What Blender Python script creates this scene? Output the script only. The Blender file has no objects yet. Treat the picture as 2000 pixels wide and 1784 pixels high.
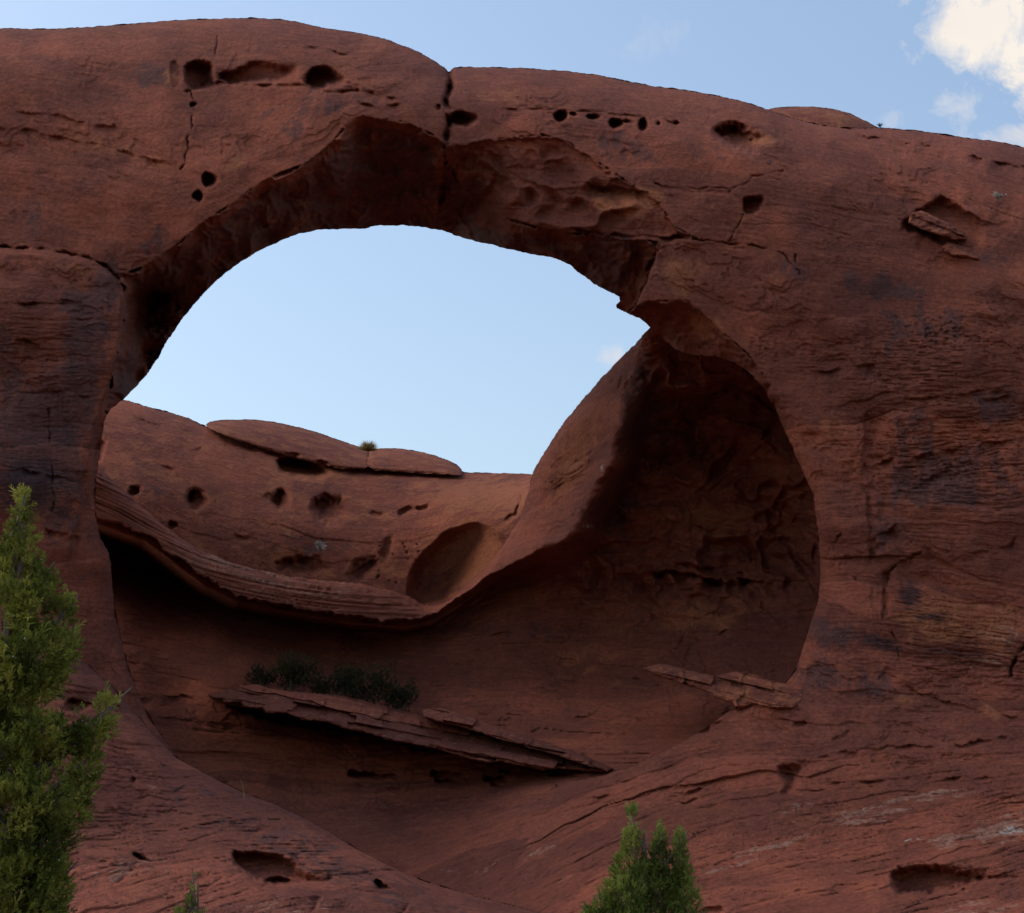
import bpy, math, random
import numpy as np
rng = np.random.default_rng(7)
random.seed(7)
SC = bpy.context.scene
C = SC.collection
H = 2.1                      # grid step of the rock surfaces, in reference units

# ---------------------------------------------------------------- camera
F = 3732.0
CAM = np.array([0.0, -60.0, 1.7]); PITCH = math.radians(14)
CP, SP = math.cos(PITCH), math.sin(PITCH)
cd = bpy.data.cameras.new('camera'); cam = bpy.data.objects.new('camera', cd); C.objects.link(cam)
cam.location = CAM; cam.rotation_euler = (math.pi/2 + PITCH, 0, 0)
cd.sensor_width = 36; cd.lens = 36*F/2000; cd.clip_start = 0.5; cd.clip_end = 5000
SC.camera = cam

def ray(u, v):
    x = (np.asarray(u, float)-1000)/F; y = (892-np.asarray(v, float))/F
    return x, CP - y*SP, SP + y*CP
def at(u, v, Y):
    dx, dy, dz = ray(u, v)
    t = (np.asarray(Y, float)-CAM[1])/dy
    return np.stack([CAM[0]+dx*t, CAM[1]+dy*t, CAM[2]+dz*t], -1)

# ---------------------------------------------------------------- world, sun, exposure
SUN_EL, SUN_AZ = 46.0, -105.0          # degrees; azimuth from the direction behind the camera, negative = left
W = bpy.data.worlds.new('World'); SC.world = W; W.use_nodes = True
nt = W.node_tree; N = nt.nodes; L = nt.links
for n in list(N): N.remove(n)
out = N.new('ShaderNodeOutputWorld'); bg = N.new('ShaderNodeBackground')
sky = N.new('ShaderNodeTexSky'); sky.sky_type = 'NISHITA'; sky.sun_disc = False
sky.sun_elevation = math.radians(SUN_EL)
# direction towards the sun in world space
sdir = np.array([math.sin(math.radians(SUN_AZ)), -math.cos(math.radians(SUN_AZ)), 0])
sky.sun_rotation = math.atan2(sdir[0], sdir[1])
sky.altitude = 0; sky.air_density = 1.3; sky.dust_density = 2.4; sky.ozone_density = 1.15
bg.inputs['Strength'].default_value = 0.15
tc = N.new('ShaderNodeTexCoord')
def math_node(op, a, b=None, c=None, clamp=False):
    m = N.new('ShaderNodeMath'); m.operation = op; m.use_clamp = clamp
    for i, s in enumerate((a, b, c)):
        if s is None: continue
        if isinstance(s, (int, float)): m.inputs[i].default_value = s
        else: L.new(s, m.inputs[i])
    return m.outputs[0]
def unit(u, v):
    d = np.array(ray(u, v)); return d/np.linalg.norm(d)
nz = N.new('ShaderNodeTexNoise'); nz.inputs['Scale'].default_value = 34; nz.inputs['Detail'].default_value = 12; nz.inputs['Roughness'].default_value = 0.64
nz.inputs['Distortion'].default_value = 0.35
L.new(tc.outputs['Generated'], nz.inputs['Vector'])
nz2 = N.new('ShaderNodeTexNoise'); nz2.inputs['Scale'].default_value = 7; nz2.inputs['Detail'].default_value = 6
L.new(tc.outputs['Generated'], nz2.inputs['Vector'])
# cloud banks: (centre pixel direction, half width, half height, threshold, density)
cloud_sum = None
for (cu, cv, wu, wv, amp, base) in [(1962, 22, 150, 98, 1.15, 0.84), (2075, 90, 110, 100, 1.6, 0.85), (1868, 210, 52, 64, 1.0, 0.42), (1955, 272, 80, 26, 1.2, 0.50), (1725, 240, 60, 30, .8, .24),
                                    (1188, 694, 30, 24, 1.2, 0.34), (1270, 70, 110, 50, .5, .16), (640, 45, 110, 26, .7, .20)]:
    c0 = unit(cu, cv); ru = unit(cu+1, cv)-c0; rv = unit(cu, cv+1)-c0
    ru /= np.dot(ru, ru); rv /= np.dot(rv, rv)          # gives offset in reference units
    comps = []
    for axis, w in ((ru, wu), (rv, wv)):
        d = N.new('ShaderNodeVectorMath'); d.operation = 'DOT_PRODUCT'
        L.new(tc.outputs['Generated'], d.inputs[0]); d.inputs[1].default_value = tuple(axis/w)
        o = float(np.dot(axis, c0)/w)
        s = math_node('SUBTRACT', d.outputs['Value'], o)
        comps.append(math_node('MULTIPLY', s, s))
    r2 = math_node('ADD', comps[0], comps[1])
    fwd = N.new('ShaderNodeVectorMath'); fwd.operation = 'DOT_PRODUCT'
    L.new(tc.outputs['Generated'], fwd.inputs[0]); fwd.inputs[1].default_value = tuple(c0)
    front = math_node('GREATER_THAN', fwd.outputs['Value'], 0.5)
    fall = math_node('SUBTRACT', base, math_node('MULTIPLY', r2, 0.45))
    n_ = math_node('MULTIPLY', math_node('SUBTRACT', nz.outputs['Fac'], 0.5), 3.4)
    m_ = math_node('MULTIPLY', math_node('ADD', fall, n_), amp, clamp=True)
    m_ = math_node('MULTIPLY', math_node('MULTIPLY', m_, front), min(1.0, base+0.35))
    cloud_sum = m_ if cloud_sum is None else math_node('MAXIMUM', cloud_sum, m_)
tint = N.new('ShaderNodeMix'); tint.data_type = 'RGBA'
tint.inputs['A'].default_value = (4.5, 4.15, 4.05, 1); tint.inputs['B'].default_value = (5.1, 4.7, 4.25, 1)
cr = math_node('MULTIPLY_ADD', math_node('SUBTRACT', nz2.outputs['Fac'], 0.42), 5.0, 0.3, clamp=True)
L.new(cr, tint.inputs['Factor'])
mixc = N.new('ShaderNodeMix'); mixc.data_type = 'RGBA'
L.new(cloud_sum, mixc.inputs['Factor']); L.new(sky.outputs[0], mixc.inputs['A']); L.new(tint.outputs['Result'], mixc.inputs['B'])
L.new(mixc.outputs['Result'], bg.inputs['Color']); L.new(bg.outputs[0], out.inputs[0])

sl = bpy.data.lights.new('sun', 'SUN'); so = bpy.data.objects.new('sun', sl); C.objects.link(so)
sl.energy = 0.5; sl.angle = math.radians(60); sl.color = (1.0, 0.86, 0.74)
el = math.radians(SUN_EL)
sv = np.array([sdir[0]*math.cos(el), sdir[1]*math.cos(el), math.sin(el)])
from mathutils import Vector
so.rotation_euler = Vector(-sv).to_track_quat('-Z', 'Y').to_euler()
SC.view_settings.view_transform = 'Standard'; SC.view_settings.look = 'None'
SC.view_settings.exposure = 0.34; SC.view_settings.gamma = 1.0
SC.view_settings.use_curve_mapping = False

# ---------------------------------------------------------------- tagging
def tag(o, label=None, cat=None, group=None, kind=None):
    if label: o['label'] = label
    if cat: o['category'] = cat
    if group: o['group'] = group
    if kind: o['kind'] = kind
    return o

# ---------------------------------------------------------------- noise and fields
_perm = np.random.default_rng(3).permutation(256).astype(np.int32)
_gx = np.cos(np.arange(256)*2*np.pi/256*7.31).astype(np.float32); _gy = np.sin(np.arange(256)*2*np.pi/256*7.31).astype(np.float32)
def perlin(x, y, seed=0):
    x = np.asarray(x, np.float32); y = np.asarray(y, np.float32)
    xi = np.floor(x).astype(np.int32); yi = np.floor(y).astype(np.int32)
    xf = x-xi; yf = y-yi
    def g(ix, iy, dx, dy):
        h = _perm[(_perm[(ix+seed*37) & 255]+iy+seed*101) & 255]
        return _gx[h]*dx+_gy[h]*dy
    u = xf*xf*xf*(xf*(xf*6-15)+10); v = yf*yf*yf*(yf*(yf*6-15)+10)
    a = g(xi, yi, xf, yf); b = g(xi+1, yi, xf-1, yf); c = g(xi, yi+1, xf, yf-1); d = g(xi+1, yi+1, xf-1, yf-1)
    return ((a+(b-a)*u)*(1-v)+(c+(d-c)*u)*v)*1.5
def fbm(x, y, octv, seed=0, gain=0.5):
    s = 0; a = 1.0
    for i in range(octv):
        s = s+a*perlin(x, y, seed+i); x = x*2.03+11.7; y = y*2.03+5.3; a *= gain
    return s
def sst(a, b, x):
    t = np.clip((x-a)/(b-a), 0, 1); return t*t*(3-2*t)

def tps(pts, reg=1e-3):
    P = np.array(pts, float); n = len(P); S = 1000.0
    xy = P[:, :2]/S
    def k(r2): return 0.5*r2*np.log(np.maximum(r2, 1e-12))
    d2 = ((xy[:, None]-xy[None])**2).sum(-1)
    A = np.zeros((n+3, n+3)); A[:n, :n] = k(d2)+reg*np.eye(n)
    A[:n, n] = 1; A[:n, n+1:] = xy; A[n, :n] = 1; A[n+1:, :n] = xy.T
    w = np.linalg.solve(A, np.concatenate([P[:, 2], [0, 0, 0]]))
    def f(U, V):
        return upsample(lambda u, v: k(((u/S)[..., None]-xy[:, 0])**2+((v/S)[..., None]-xy[:, 1])**2) @ w[:n]+w[n]+w[n+1]*u/S+w[n+2]*v/S, U, V)
    return f
def lininterp_matrix(x, c0, step, n):
    t = (x-c0)/step; i = np.clip(np.floor(t).astype(int), 0, n-2); fr = t-i
    M = np.zeros((len(x), n), np.float32); r = np.arange(len(x)); M[r, i] = 1-fr; M[r, i+1] = fr
    return M
def upsample(fn, U, V, step=14.0):
    u = U[0]; v = V[:, 0]
    nu = int((u[-1]-u[0])/step)+3; nv = int((v[-1]-v[0])/step)+3
    cu = u[0]+step*np.arange(nu); cv = v[0]+step*np.arange(nv)
    G = fn(*np.meshgrid(cu, cv)).astype(np.float32)
    for _ in range(1):       # soften the facets of the coarse grid
        G[1:-1] = (G[:-2]+2*G[1:-1]+G[2:])/4; G[:, 1:-1] = (G[:, :-2]+2*G[:, 1:-1]+G[:, 2:])/4
    return lininterp_matrix(v, cv[0], step, nv) @ G @ lininterp_matrix(u, cu[0], step, nu).T

def chaikin(p, it=1, closed=False):
    p = np.array(p, float)
    for _ in range(it):
        if closed:
            q = np.roll(p, -1, 0); p = np.stack([.75*p+.25*q, .25*p+.75*q], 1).reshape(-1, 2)
        else:
            q = p[1:]; a = p[:-1]; m = np.stack([.75*a+.25*q, .25*a+.75*q], 1).reshape(-1, 2)
            p = np.concatenate([p[:1], m, p[-1:]])
    return p
def seg_dist(U, V, a, b):
    ax, ay = a; dx, dy = b[0]-ax, b[1]-ay; l2 = dx*dx+dy*dy+1e-9
    t = np.clip(((U-ax)*dx+(V-ay)*dy)/l2, 0, 1)
    return (U-ax-t*dx)**2+(V-ay-t*dy)**2
def line_dist(U, V, p):
    p = np.array(p, np.float32); d = None
    for i in range(len(p)-1):
        s = seg_dist(U, V, p[i], p[i+1]); d = s if d is None else np.minimum(d, s)
    return np.sqrt(d)
def inside(U, V, p):
    p = np.array(p, np.float32); r = np.zeros(U.shape, bool); n = len(p); j = n-1
    for i in range(n):
        xi, yi = p[i]; xj, yj = p[j]
        if yi != yj:
            c = ((yi > V) != (yj > V)) & (U < (xj-xi)*(V-yi)/(yj-yi)+xi); r ^= c
        j = i
    return r
def sdf(U, V, p):
    p = np.array(p); d = line_dist(U, V, np.concatenate([p, p[:1]]))
    return np.where(inside(U, V, p), d, -d)
class Win:                        # a feature only touches its own window of the grid
    def __init__(s, U, V, p, m):
        p = np.array(p, float); u = U[0]; v = V[:, 0]
        a, b = np.searchsorted(u, [p[:, 0].min()-m, p[:, 0].max()+m]); c, d = np.searchsorted(v, [p[:, 1].min()-m, p[:, 1].max()+m])
        s.ix = (slice(c, d), slice(a, b)); s.U = U[s.ix]; s.V = V[s.ix]; s.ok = s.U.size > 0
def wob(U, V, amp, sc, seed):     # natural wobble of a traced line
    return U+amp*perlin(U/sc, V/sc, seed), V+amp*perlin(U/sc, V/sc, seed+9)
def pit(Y, U, V, poly, depth, edge=8, ramp=(0, 0), wobble=4, smooth=1, lip=0.0):
    p = chaikin(poly, smooth, True) if smooth else np.array(poly, float); w = Win(U, V, p, 30)
    if not w.ok: return
    uu, vv = wob(*wob(w.U, w.V, wobble, 22, 40), wobble*.28, 8, 42); d = sdf(uu, vv, p)
    c = p.mean(0); sz = np.abs(p-c).max(0)+1e-6
    edge = edge*(1+1.2*np.clip((w.U-c[0])/sz[0], -.35, 1)+.3*perlin(w.U/12, w.V/12, 44))
    r = 1+ramp[0]*(w.U-c[0])/sz[0]+ramp[1]*(w.V-c[1])/sz[1]
    Y[w.ix] += .62*depth*sst(-1, edge, d)*np.clip(r, 0.05, 2)
    if lip: Y[w.ix] -= lip*np.exp(-np.abs(d)/8)*(d < 0)
def ell(cx, cy, rx, ry, rot=0, n=18):
    a = np.linspace(0, 2*np.pi, n, endpoint=False); c, s = math.cos(math.radians(rot)), math.sin(math.radians(rot))
    x = rx*np.cos(a); y = ry*np.sin(a); return np.stack([cx+c*x-s*y, cy+s*x+c*y], 1)
def crack(Y, U, V, line, width=2.5, depth=0.25, wobble=5):
    w = Win(U, V, line, 30)
    if not w.ok: return
    if depth < 1: depth *= .7; width = max(1.5, width*.7)
    uu, vv = wob(*wob(w.U, w.V, wobble, 26, 50), 2.0, 8, 52); d = line_dist(uu, vv, chaikin(line, 1))
    br = np.clip(0.65+1.3*perlin(w.U/24, w.V/24, 61), 0.0, 1.4)
    Y[w.ix] += depth*br*np.exp(-(d/width)**2)
def step(Y, U, V, line, depth, reach, wobble=6, sharp=3.0, bulge=0.25):
    """one side (right of the line's direction, +v for a left-to-right line) set back by depth, easing out over reach"""
    w = Win(U, V, line, reach*2.5+20)
    if not w.ok: return
    depth *= .75; sharp = 2.2
    uu, vv = wob(*wob(w.U, w.V, wobble, 34, 70), 2.6, 9, 72); p = chaikin(line, 1).astype(np.float32)
    best = np.full(w.U.shape, 1e12, np.float32); side = np.zeros(w.U.shape, np.float32)
    for i in range(len(p)-1):
        a, b = p[i], p[i+1]; s = seg_dist(uu, vv, a, b)
        cr_ = ((b[0]-a[0])*(vv-a[1])-(b[1]-a[1])*(uu-a[0]))/math.hypot(*(b-a))
        m = s < best; best = np.where(m, s, best); side = np.where(m, cr_, side)
    d = np.sqrt(best); sg = np.sign(side)
    Lc = np.hypot(*(p[-1]-p[0])); end = np.minimum(np.hypot(uu-p[0][0], vv-p[0][1]), np.hypot(uu-p[-1][0], vv-p[-1][1]))
    e = sst(0, min(40, Lc*0.35), end)*(d < reach*2.5)
    br = np.clip(0.6+1.5*fbm(w.U/40, w.V/40, 2, 63), 0.0, 1.5)
    below = sst(-sharp, sharp, d*sg)
    Y[w.ix] += e*br*depth*(below*np.exp(-np.maximum(d*sg, 0)/reach)-bulge*(1-below)*np.exp(-d/(reach*0.6)))

def strata(ctrl, U, V, scale=300.0):
    """bedding coordinate h: level lines follow the listed dip angles (degrees, positive dips to the right)"""
    stp = 84.0; u = np.arange(U[0, 0], U[0, -1]+stp, stp); v = np.arange(V[0, 0], V[-1, 0]+stp, stp); uu, vv = np.meshgrid(u, v)
    num = 0; den = 0
    for (cu, cv, a) in ctrl:
        w = 1/(((uu-cu)**2+(vv-cv)**2)/scale**2+0.03)**1.5
        num = num+w*math.radians(a); den = den+w
    th = num/den; nu, nv = len(u), len(v); th = (th[:-1, :-1]+th[1:, :-1]+th[:-1, 1:]+th[1:, 1:])/4
    idx = np.arange(nu*nv).reshape(nv, nu); n = nu*nv; th = th.ravel(); m = len(th); r = np.arange(m)
    a_, b_, c_, d_ = (idx[:-1, :-1].ravel(), idx[:-1, 1:].ravel(), idx[1:, :-1].ravel(), idx[1:, 1:].ravel())
    Gx = np.zeros((m, n)); Gy = np.zeros((m, n))
    for k, sx, sy in ((a_, -1, -1), (b_, 1, -1), (c_, -1, 1), (d_, 1, 1)): Gx[r, k] += sx/(2*stp); Gy[r, k] += sy/(2*stp)
    c, s_ = np.cos(th)[:, None], np.sin(th)[:, None]
    Ra = 5*(c*Gx+s_*Gy); Rn = -s_*Gx+c*Gy          # along the bed h is constant; across it h grows by about one
    A = Ra.T @ Ra+Rn.T @ Rn+1e-9*np.eye(n); B = Rn.T @ np.ones(m)
    K = np.zeros((m, n)); K[r, a_] += 1; K[r, d_] += 1; K[r, b_] -= 1; K[r, c_] -= 1
    A += 2e-5*K.T @ K
    hc = np.linalg.solve(A, B).reshape(nv, nu)
    return (lininterp_matrix(V[:, 0], v[0], stp, nv) @ hc.astype(np.float32) @ lininterp_matrix(U[0], u[0], stp, nu).T)

def relief(U, V, h, coarse=1.0, bed=1.0, seed=0, flake=1.0):
    """weathered sandstone relief in metres"""
    y = 0.42*coarse*fbm(U/330, V/260, 2, seed+1)
    y += 0.09*coarse*fbm(U/95, V/80, 2, seed+5)
    y += 0.010*fbm(U/30, V/24, 4, seed+8, 0.6)
    wv = h+9*fbm(U/120, V/120, 2, seed+12)
    # bedding: long thin ledges, strong in some places and worn smooth in others
    b1 = perlin(U/420, wv/20, seed+20); b2 = perlin(U/190, wv/8.5, seed+21); b3 = perlin(U/110, wv/4.6, seed+22)
    mod = np.clip(0.25+1.1*fbm(U/240, V/150, 2, seed+25), 0.04, 1.3)*bed
    y += mod*(0.035*b1+0.03*sst(0.05, 0.3, b2)+0.012*b3+0.05*sst(0.22, 0.34, b3)*sst(-.1, .3, perlin(U/90, wv/30, seed+27)))
    for (lu, lh, lv, k_) in ((260, 6.5, .12, 44), (150, 4.2, -.1, 47)):
        g_ = perlin(U/lu, wv/lh, seed+k_); y += 0.045*np.clip(bed, .12, 1)*np.exp(-((g_-lv)/.07)**2)*sst(-.1, .3, perlin(U/160, V/70, seed+k_+1))
    # hairline partings
    p_ = perlin(U/70, wv/7.0, seed+40); y += 0.05*np.clip(bed, .3, 1)*np.exp(-((p_-.42)/.05)**2)*sst(.0, .35, perlin(U/120, V/50, seed+41))
    # flaked plates with stepped edges
    f1 = fbm(U/85, wv/55, 3, seed+30, 0.5); f1 = f1+0.10*perlin(U/14, V/11, seed+33)
    where = sst(-.15, .35, perlin(U/210, V/160, seed+36))
    for lv in (-0.4, 0.0, 0.4):
        y += flake*where*0.055*sst(lv, lv+0.03, f1)
    return y

_hash = np.random.default_rng(11).uniform(-1, 1, 4096).astype(np.float32)
TONE = {}
def layers(U, V, h, period, amp, seed, key='t', notch=.5):
    """beds of uneven thickness standing in and out of the face, with a tight notch between them; also keeps each bed's own tone"""
    t = h/period+.6*fbm(U/420, V/300, 2, seed)+.22*fbm(U/140, V/110, 2, seed+2)+.05*perlin(U/30, V/30, seed+3)
    t = t+.35*np.sin(t*1.9)
    i = np.floor(t).astype(np.int32); f = t-i
    a = _hash[(i+seed*97) % 4096]; b = _hash[(i+1+seed*97) % 4096]; z = _hash[(i*3+seed*31+7) % 4096]
    e = sst(.90, 1.0, f); off = a*(1-e)+b*e
    along = .55+.9*perlin(U/260, i*.73+V/900, seed+5)
    n_ = np.exp(-(np.minimum(f, 1-f)/.07)**2)*np.clip(.3+1.4*perlin(U/90, i*1.37+V/400, seed+6), 0, 1.3)
    TONE[key] = (z*(1-e)+_hash[((i+1)*3+seed*31+7) % 4096]*e)
    return amp*(off*np.clip(along, .1, 1.4)+notch*n_*np.clip(along, .2, 1.2)+.25*(f-.5))

def partings(U, V, h, seed, amp=.07):
    """long thin weathered-out lines that follow the bedding and come and go along it"""
    y = 0
    for k, (p, ln) in enumerate(((10, 190), (17, 260), (29, 340))):
        t = h/p+.5*fbm(U/230, V/170, 2, seed+k)+.10*perlin(U/26, V/26, seed+k+5); i = np.round(t); g = np.abs(t-i)*p
        on = sst(.02, .32, perlin(U/ln, i*1.71+V/700, seed+k+8)+.25*perlin(U/24, i*2.3, seed+k+9))
        y = y+amp*(.7+.35*k)*on*np.exp(-(g/1.5)**2)
    return y

# ---------------------------------------------------------------- rock material
def nodes_of(mat):
    mat.use_nodes = True; t = mat.node_tree
    for n in list(t.nodes): t.nodes.remove(n)
    return t
def rock_material(name, tone=(1, 1, 1)):
    m = bpy.data.materials.new(name); t = nodes_of(m); N = t.nodes; L = t.links
    o = N.new('ShaderNodeOutputMaterial'); b = N.new('ShaderNodeBsdfPrincipled'); L.new(b.outputs[0], o.inputs[0])
    b.inputs['Roughness'].default_value = 0.9; b.inputs['Specular IOR Level'].default_value = 0.18
    tc = N.new('ShaderNodeTexCoord')
    def attr(n):
        a = N.new('ShaderNodeAttribute'); a.attribute_name = n; return a.outputs['Fac']
    def noise(vec, sc, det=6, rough=0.6, dist=0.0):
        n = N.new('ShaderNodeTexNoise'); n.inputs['Scale'].default_value = sc; n.inputs['Detail'].default_value = det
        n.inputs['Roughness'].default_value = rough; n.inputs['Distortion'].default_value = dist; L.new(vec, n.inputs['Vector']); return n.outputs['Fac']
    def ma(op, a, b_=None, c=None, clamp=False):
        x = N.new('ShaderNodeMath'); x.operation = op; x.use_clamp = clamp
        for i, s in enumerate((a, b_, c)):
            if s is None: continue
            if isinstance(s, (int, float)): x.inputs[i].default_value = s
            else: L.new(s, x.inputs[i])
        return x.outputs[0]
    def mix(f, a, b_, mode='MIX'):
        x = N.new('ShaderNodeMix'); x.data_type = 'RGBA'; x.blend_type = mode
        for s, k in ((f, 'Factor'), (a, 'A'), (b_, 'B')):
            if isinstance(s, (int, float)): x.inputs[k].default_value = s
            elif isinstance(s, tuple): x.inputs[k].default_value = s+(1,)
            else: L.new(s, x.inputs[k])
        return x.outputs['Result']
    def sharpen(f, lo, hi): 
        r = N.new('ShaderNodeMapRange'); r.interpolation_type = 'SMOOTHSTEP'; r.inputs['From Min'].default_value = lo; r.inputs['From Max'].default_value = hi; L.new(f, r.inputs['Value']); return r.outputs['Result']
    obj = tc.outputs['Object']
    cx = N.new('ShaderNodeCombineXYZ'); L.new(attr('bed_along'), cx.inputs[0]); L.new(attr('bed_level'), cx.inputs[1]); bedv = cx.outputs[0]
    sc1 = N.new('ShaderNodeVectorMath'); sc1.operation = 'MULTIPLY'; sc1.inputs[1].default_value = (0.012, 0.16, 1); L.new(bedv, sc1.inputs[0])
    sc2 = N.new('ShaderNodeVectorMath'); sc2.operation = 'MULTIPLY'; sc2.inputs[1].default_value = (0.03, 0.45, 1); L.new(bedv, sc2.inputs[0])
    nb = noise(sc1.outputs[0], 1.0, 5, 0.65, 0.3); nf = noise(sc2.outputs[0], 1.0, 5, 0.65, 0.2)
    big = noise(obj, 0.16, 4, 0.6); med = noise(obj, 0.9, 7, 0.65, 0.4); fine = noise(obj, 7.0, 8, 0.7); grit = noise(obj, 40.0, 4, 0.7)
    T = lambda c: tuple(x*y for x, y in zip(c, tone))
    col = mix(sharpen(big, 0.35, 0.66), T((0.208, 0.061, 0.038)), T((0.278, 0.080, 0.045)))
    col = mix(ma('MULTIPLY', sharpen(med, 0.42, 0.66), 0.4), col, T((0.180, 0.056, 0.044)))
    col = mix(ma('MULTIPLY', sharpen(nb, 0.46, 0.64), 0.34), col, T((0.31, 0.098, 0.056)))
    col = mix(ma('MULTIPLY', sharpen(nf, 0.55, 0.70), 0.32), col, T((0.115, 0.041, 0.034)))
    bt = ma('ADD', attr('bed_tone'), ma('MULTIPLY', ma('SUBTRACT', noise(sc1.outputs[0], 1.7, 7, .66, .4), .5), 2.2))
    bf = sharpen(bt, -.5, .75)
    col = mix(0.5, col, mix(bf, (0.60, 0.62, 0.66), (1.42, 1.36, 1.26)), 'MULTIPLY')
    # fresh orange scars plus painted alcove light, desert varnish plus painted soffit shade, pale lichen crust: each mask comes from the sculpt, its edge from noise
    sv_ = N.new('ShaderNodeVectorMath'); sv_.operation = 'MULTIPLY'; sv_.inputs[1].default_value = (1.5, 1.5, .5); L.new(obj, sv_.inputs[0]); streak = sv_.outputs[0]
    def mask(name, amt, sc, w=0.05, aniso=False):
        a = attr(name); nn = noise(sc1.outputs[0] if aniso else (streak if 'varnish' in name else obj), sc, 8, 0.68, 0.5)
        s = ma('ADD', a, ma('MULTIPLY', ma('SUBTRACT', nn, 0.5), 1.5))
        return ma('MULTIPLY', sharpen(s, 0.5-w, 0.5+w), amt)
    col = mix(mask('fresh_and_lit', 0.8, 1.1, 0.15), col, T((0.35, 0.122, 0.056)))
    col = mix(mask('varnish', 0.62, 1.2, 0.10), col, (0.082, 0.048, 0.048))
    col = mix(mask('dark_varnish', 0.72, 2.2, 0.09, True), col, (0.034, 0.028, 0.034))
    ln_ = ma('ADD', ma('MULTIPLY', noise(obj, 3.4, 9, .72, .4), .5), ma('MULTIPLY', noise(sc1.outputs[0], 2.4, 8, .7, .5), .5))
    lm_ = sharpen(ma('ADD', attr('lichen'), ma('MULTIPLY', ma('SUBTRACT', ln_, .5), 2.4)), .44, .58)
    lm_ = ma('MULTIPLY', lm_, ma('MULTIPLY_ADD', sharpen(fine, .36, .6), .5, .22))
    col = mix(lm_, col, (0.40, 0.225, 0.155))
    col = mix(mask('white_lichen', 0.9, 4.0, 0.04), col, (0.48, 0.42, 0.36))
    sp = sharpen(fine, 0.3, 0.7)
    col = mix(0.5, col, mix(sp, (0.55, 0.55, 0.55), (1.40, 1.38, 1.36)), 'MULTIPLY')
    gp = sharpen(grit, 0.3, 0.7)
    col = mix(0.5, col, mix(gp, (0.6, 0.6, 0.6), (1.38, 1.36, 1.34)), 'MULTIPLY')
    L.new(col, b.inputs['Base Color'])
    sc3 = N.new('ShaderNodeVectorMath'); sc3.operation = 'MULTIPLY'; sc3.inputs[1].default_value = (0.016, 0.085, 1); L.new(bedv, sc3.inputs[0])
    part = noise(sc3.outputs[0], 1.0, 7, 0.62, 0.6); part = sharpen(ma('ABSOLUTE', ma('SUBTRACT', part, 0.5)), 0.0, 0.016)
    part = ma('MULTIPLY', ma('MULTIPLY', part, sharpen(med, .45, .6)), ma('ADD', attr('bedding'), .25))
    hsum = ma('ADD', ma('ADD', ma('ADD', ma('MULTIPLY', fine, 0.9), ma('MULTIPLY', part, 0.5)), ma('MULTIPLY', grit, 0.22)), ma('ADD', ma('MULTIPLY', ma('MULTIPLY', nf, attr('bedding')), 0.8), ma('MULTIPLY', med, 0.5)))
    bp = N.new('ShaderNodeBump'); bp.inputs['Strength'].default_value = 0.75; bp.inputs['Distance'].default_value = 0.10
    L.new(hsum, bp.inputs['Height']); L.new(bp.outputs[0], b.inputs['Normal'])
    return m
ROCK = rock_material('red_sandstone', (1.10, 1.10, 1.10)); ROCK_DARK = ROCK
ROCK_MAUVE = rock_material('mauve_sandstone', (0.98, 1.03, 1.10))

ATTRS = ('bed_along', 'bed_level', 'bedding', 'bed_tone', 'fresh_and_lit', 'varnish', 'dark_varnish', 'lichen', 'white_lichen')
def make_mesh(name, co, quads, mat, attrs=None, tris=None, smooth=True):
    me = bpy.data.meshes.new(name); nq = len(quads); ntri = 0 if tris is None else len(tris)
    me.vertices.add(len(co)); me.vertices.foreach_set('co', np.asarray(co, np.float32).ravel())
    loops = np.asarray(quads, np.int32).ravel()
    starts = np.arange(nq)*4; 
    if ntri:
        starts = np.concatenate([starts, nq*4+np.arange(ntri)*3]); loops = np.concatenate([loops, np.asarray(tris, np.int32).ravel()])
    me.loops.add(len(loops)); me.loops.foreach_set('vertex_index', loops)
    me.polygons.add(nq+ntri); me.polygons.foreach_set('loop_start', starts.astype(np.int32))
    me.update(calc_edges=True); me.validate()
    if attrs:
        for k, a in attrs.items():
            at_ = me.attributes.new(k, 'FLOAT', 'POINT'); at_.data.foreach_set('value', np.asarray(a, np.float32).ravel())
    if smooth: me.shade_smooth()
    me.materials.append(mat)
    return me

def blob(U, V, cu, cv, ru, rv, rot=0):
    c, s = math.cos(math.radians(rot)), math.sin(math.radians(rot)); x = (U-cu)*c+(V-cv)*s; y = -(U-cu)*s+(V-cv)*c
    return np.exp(-(x/ru)**2-(y/rv)**2)

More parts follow.
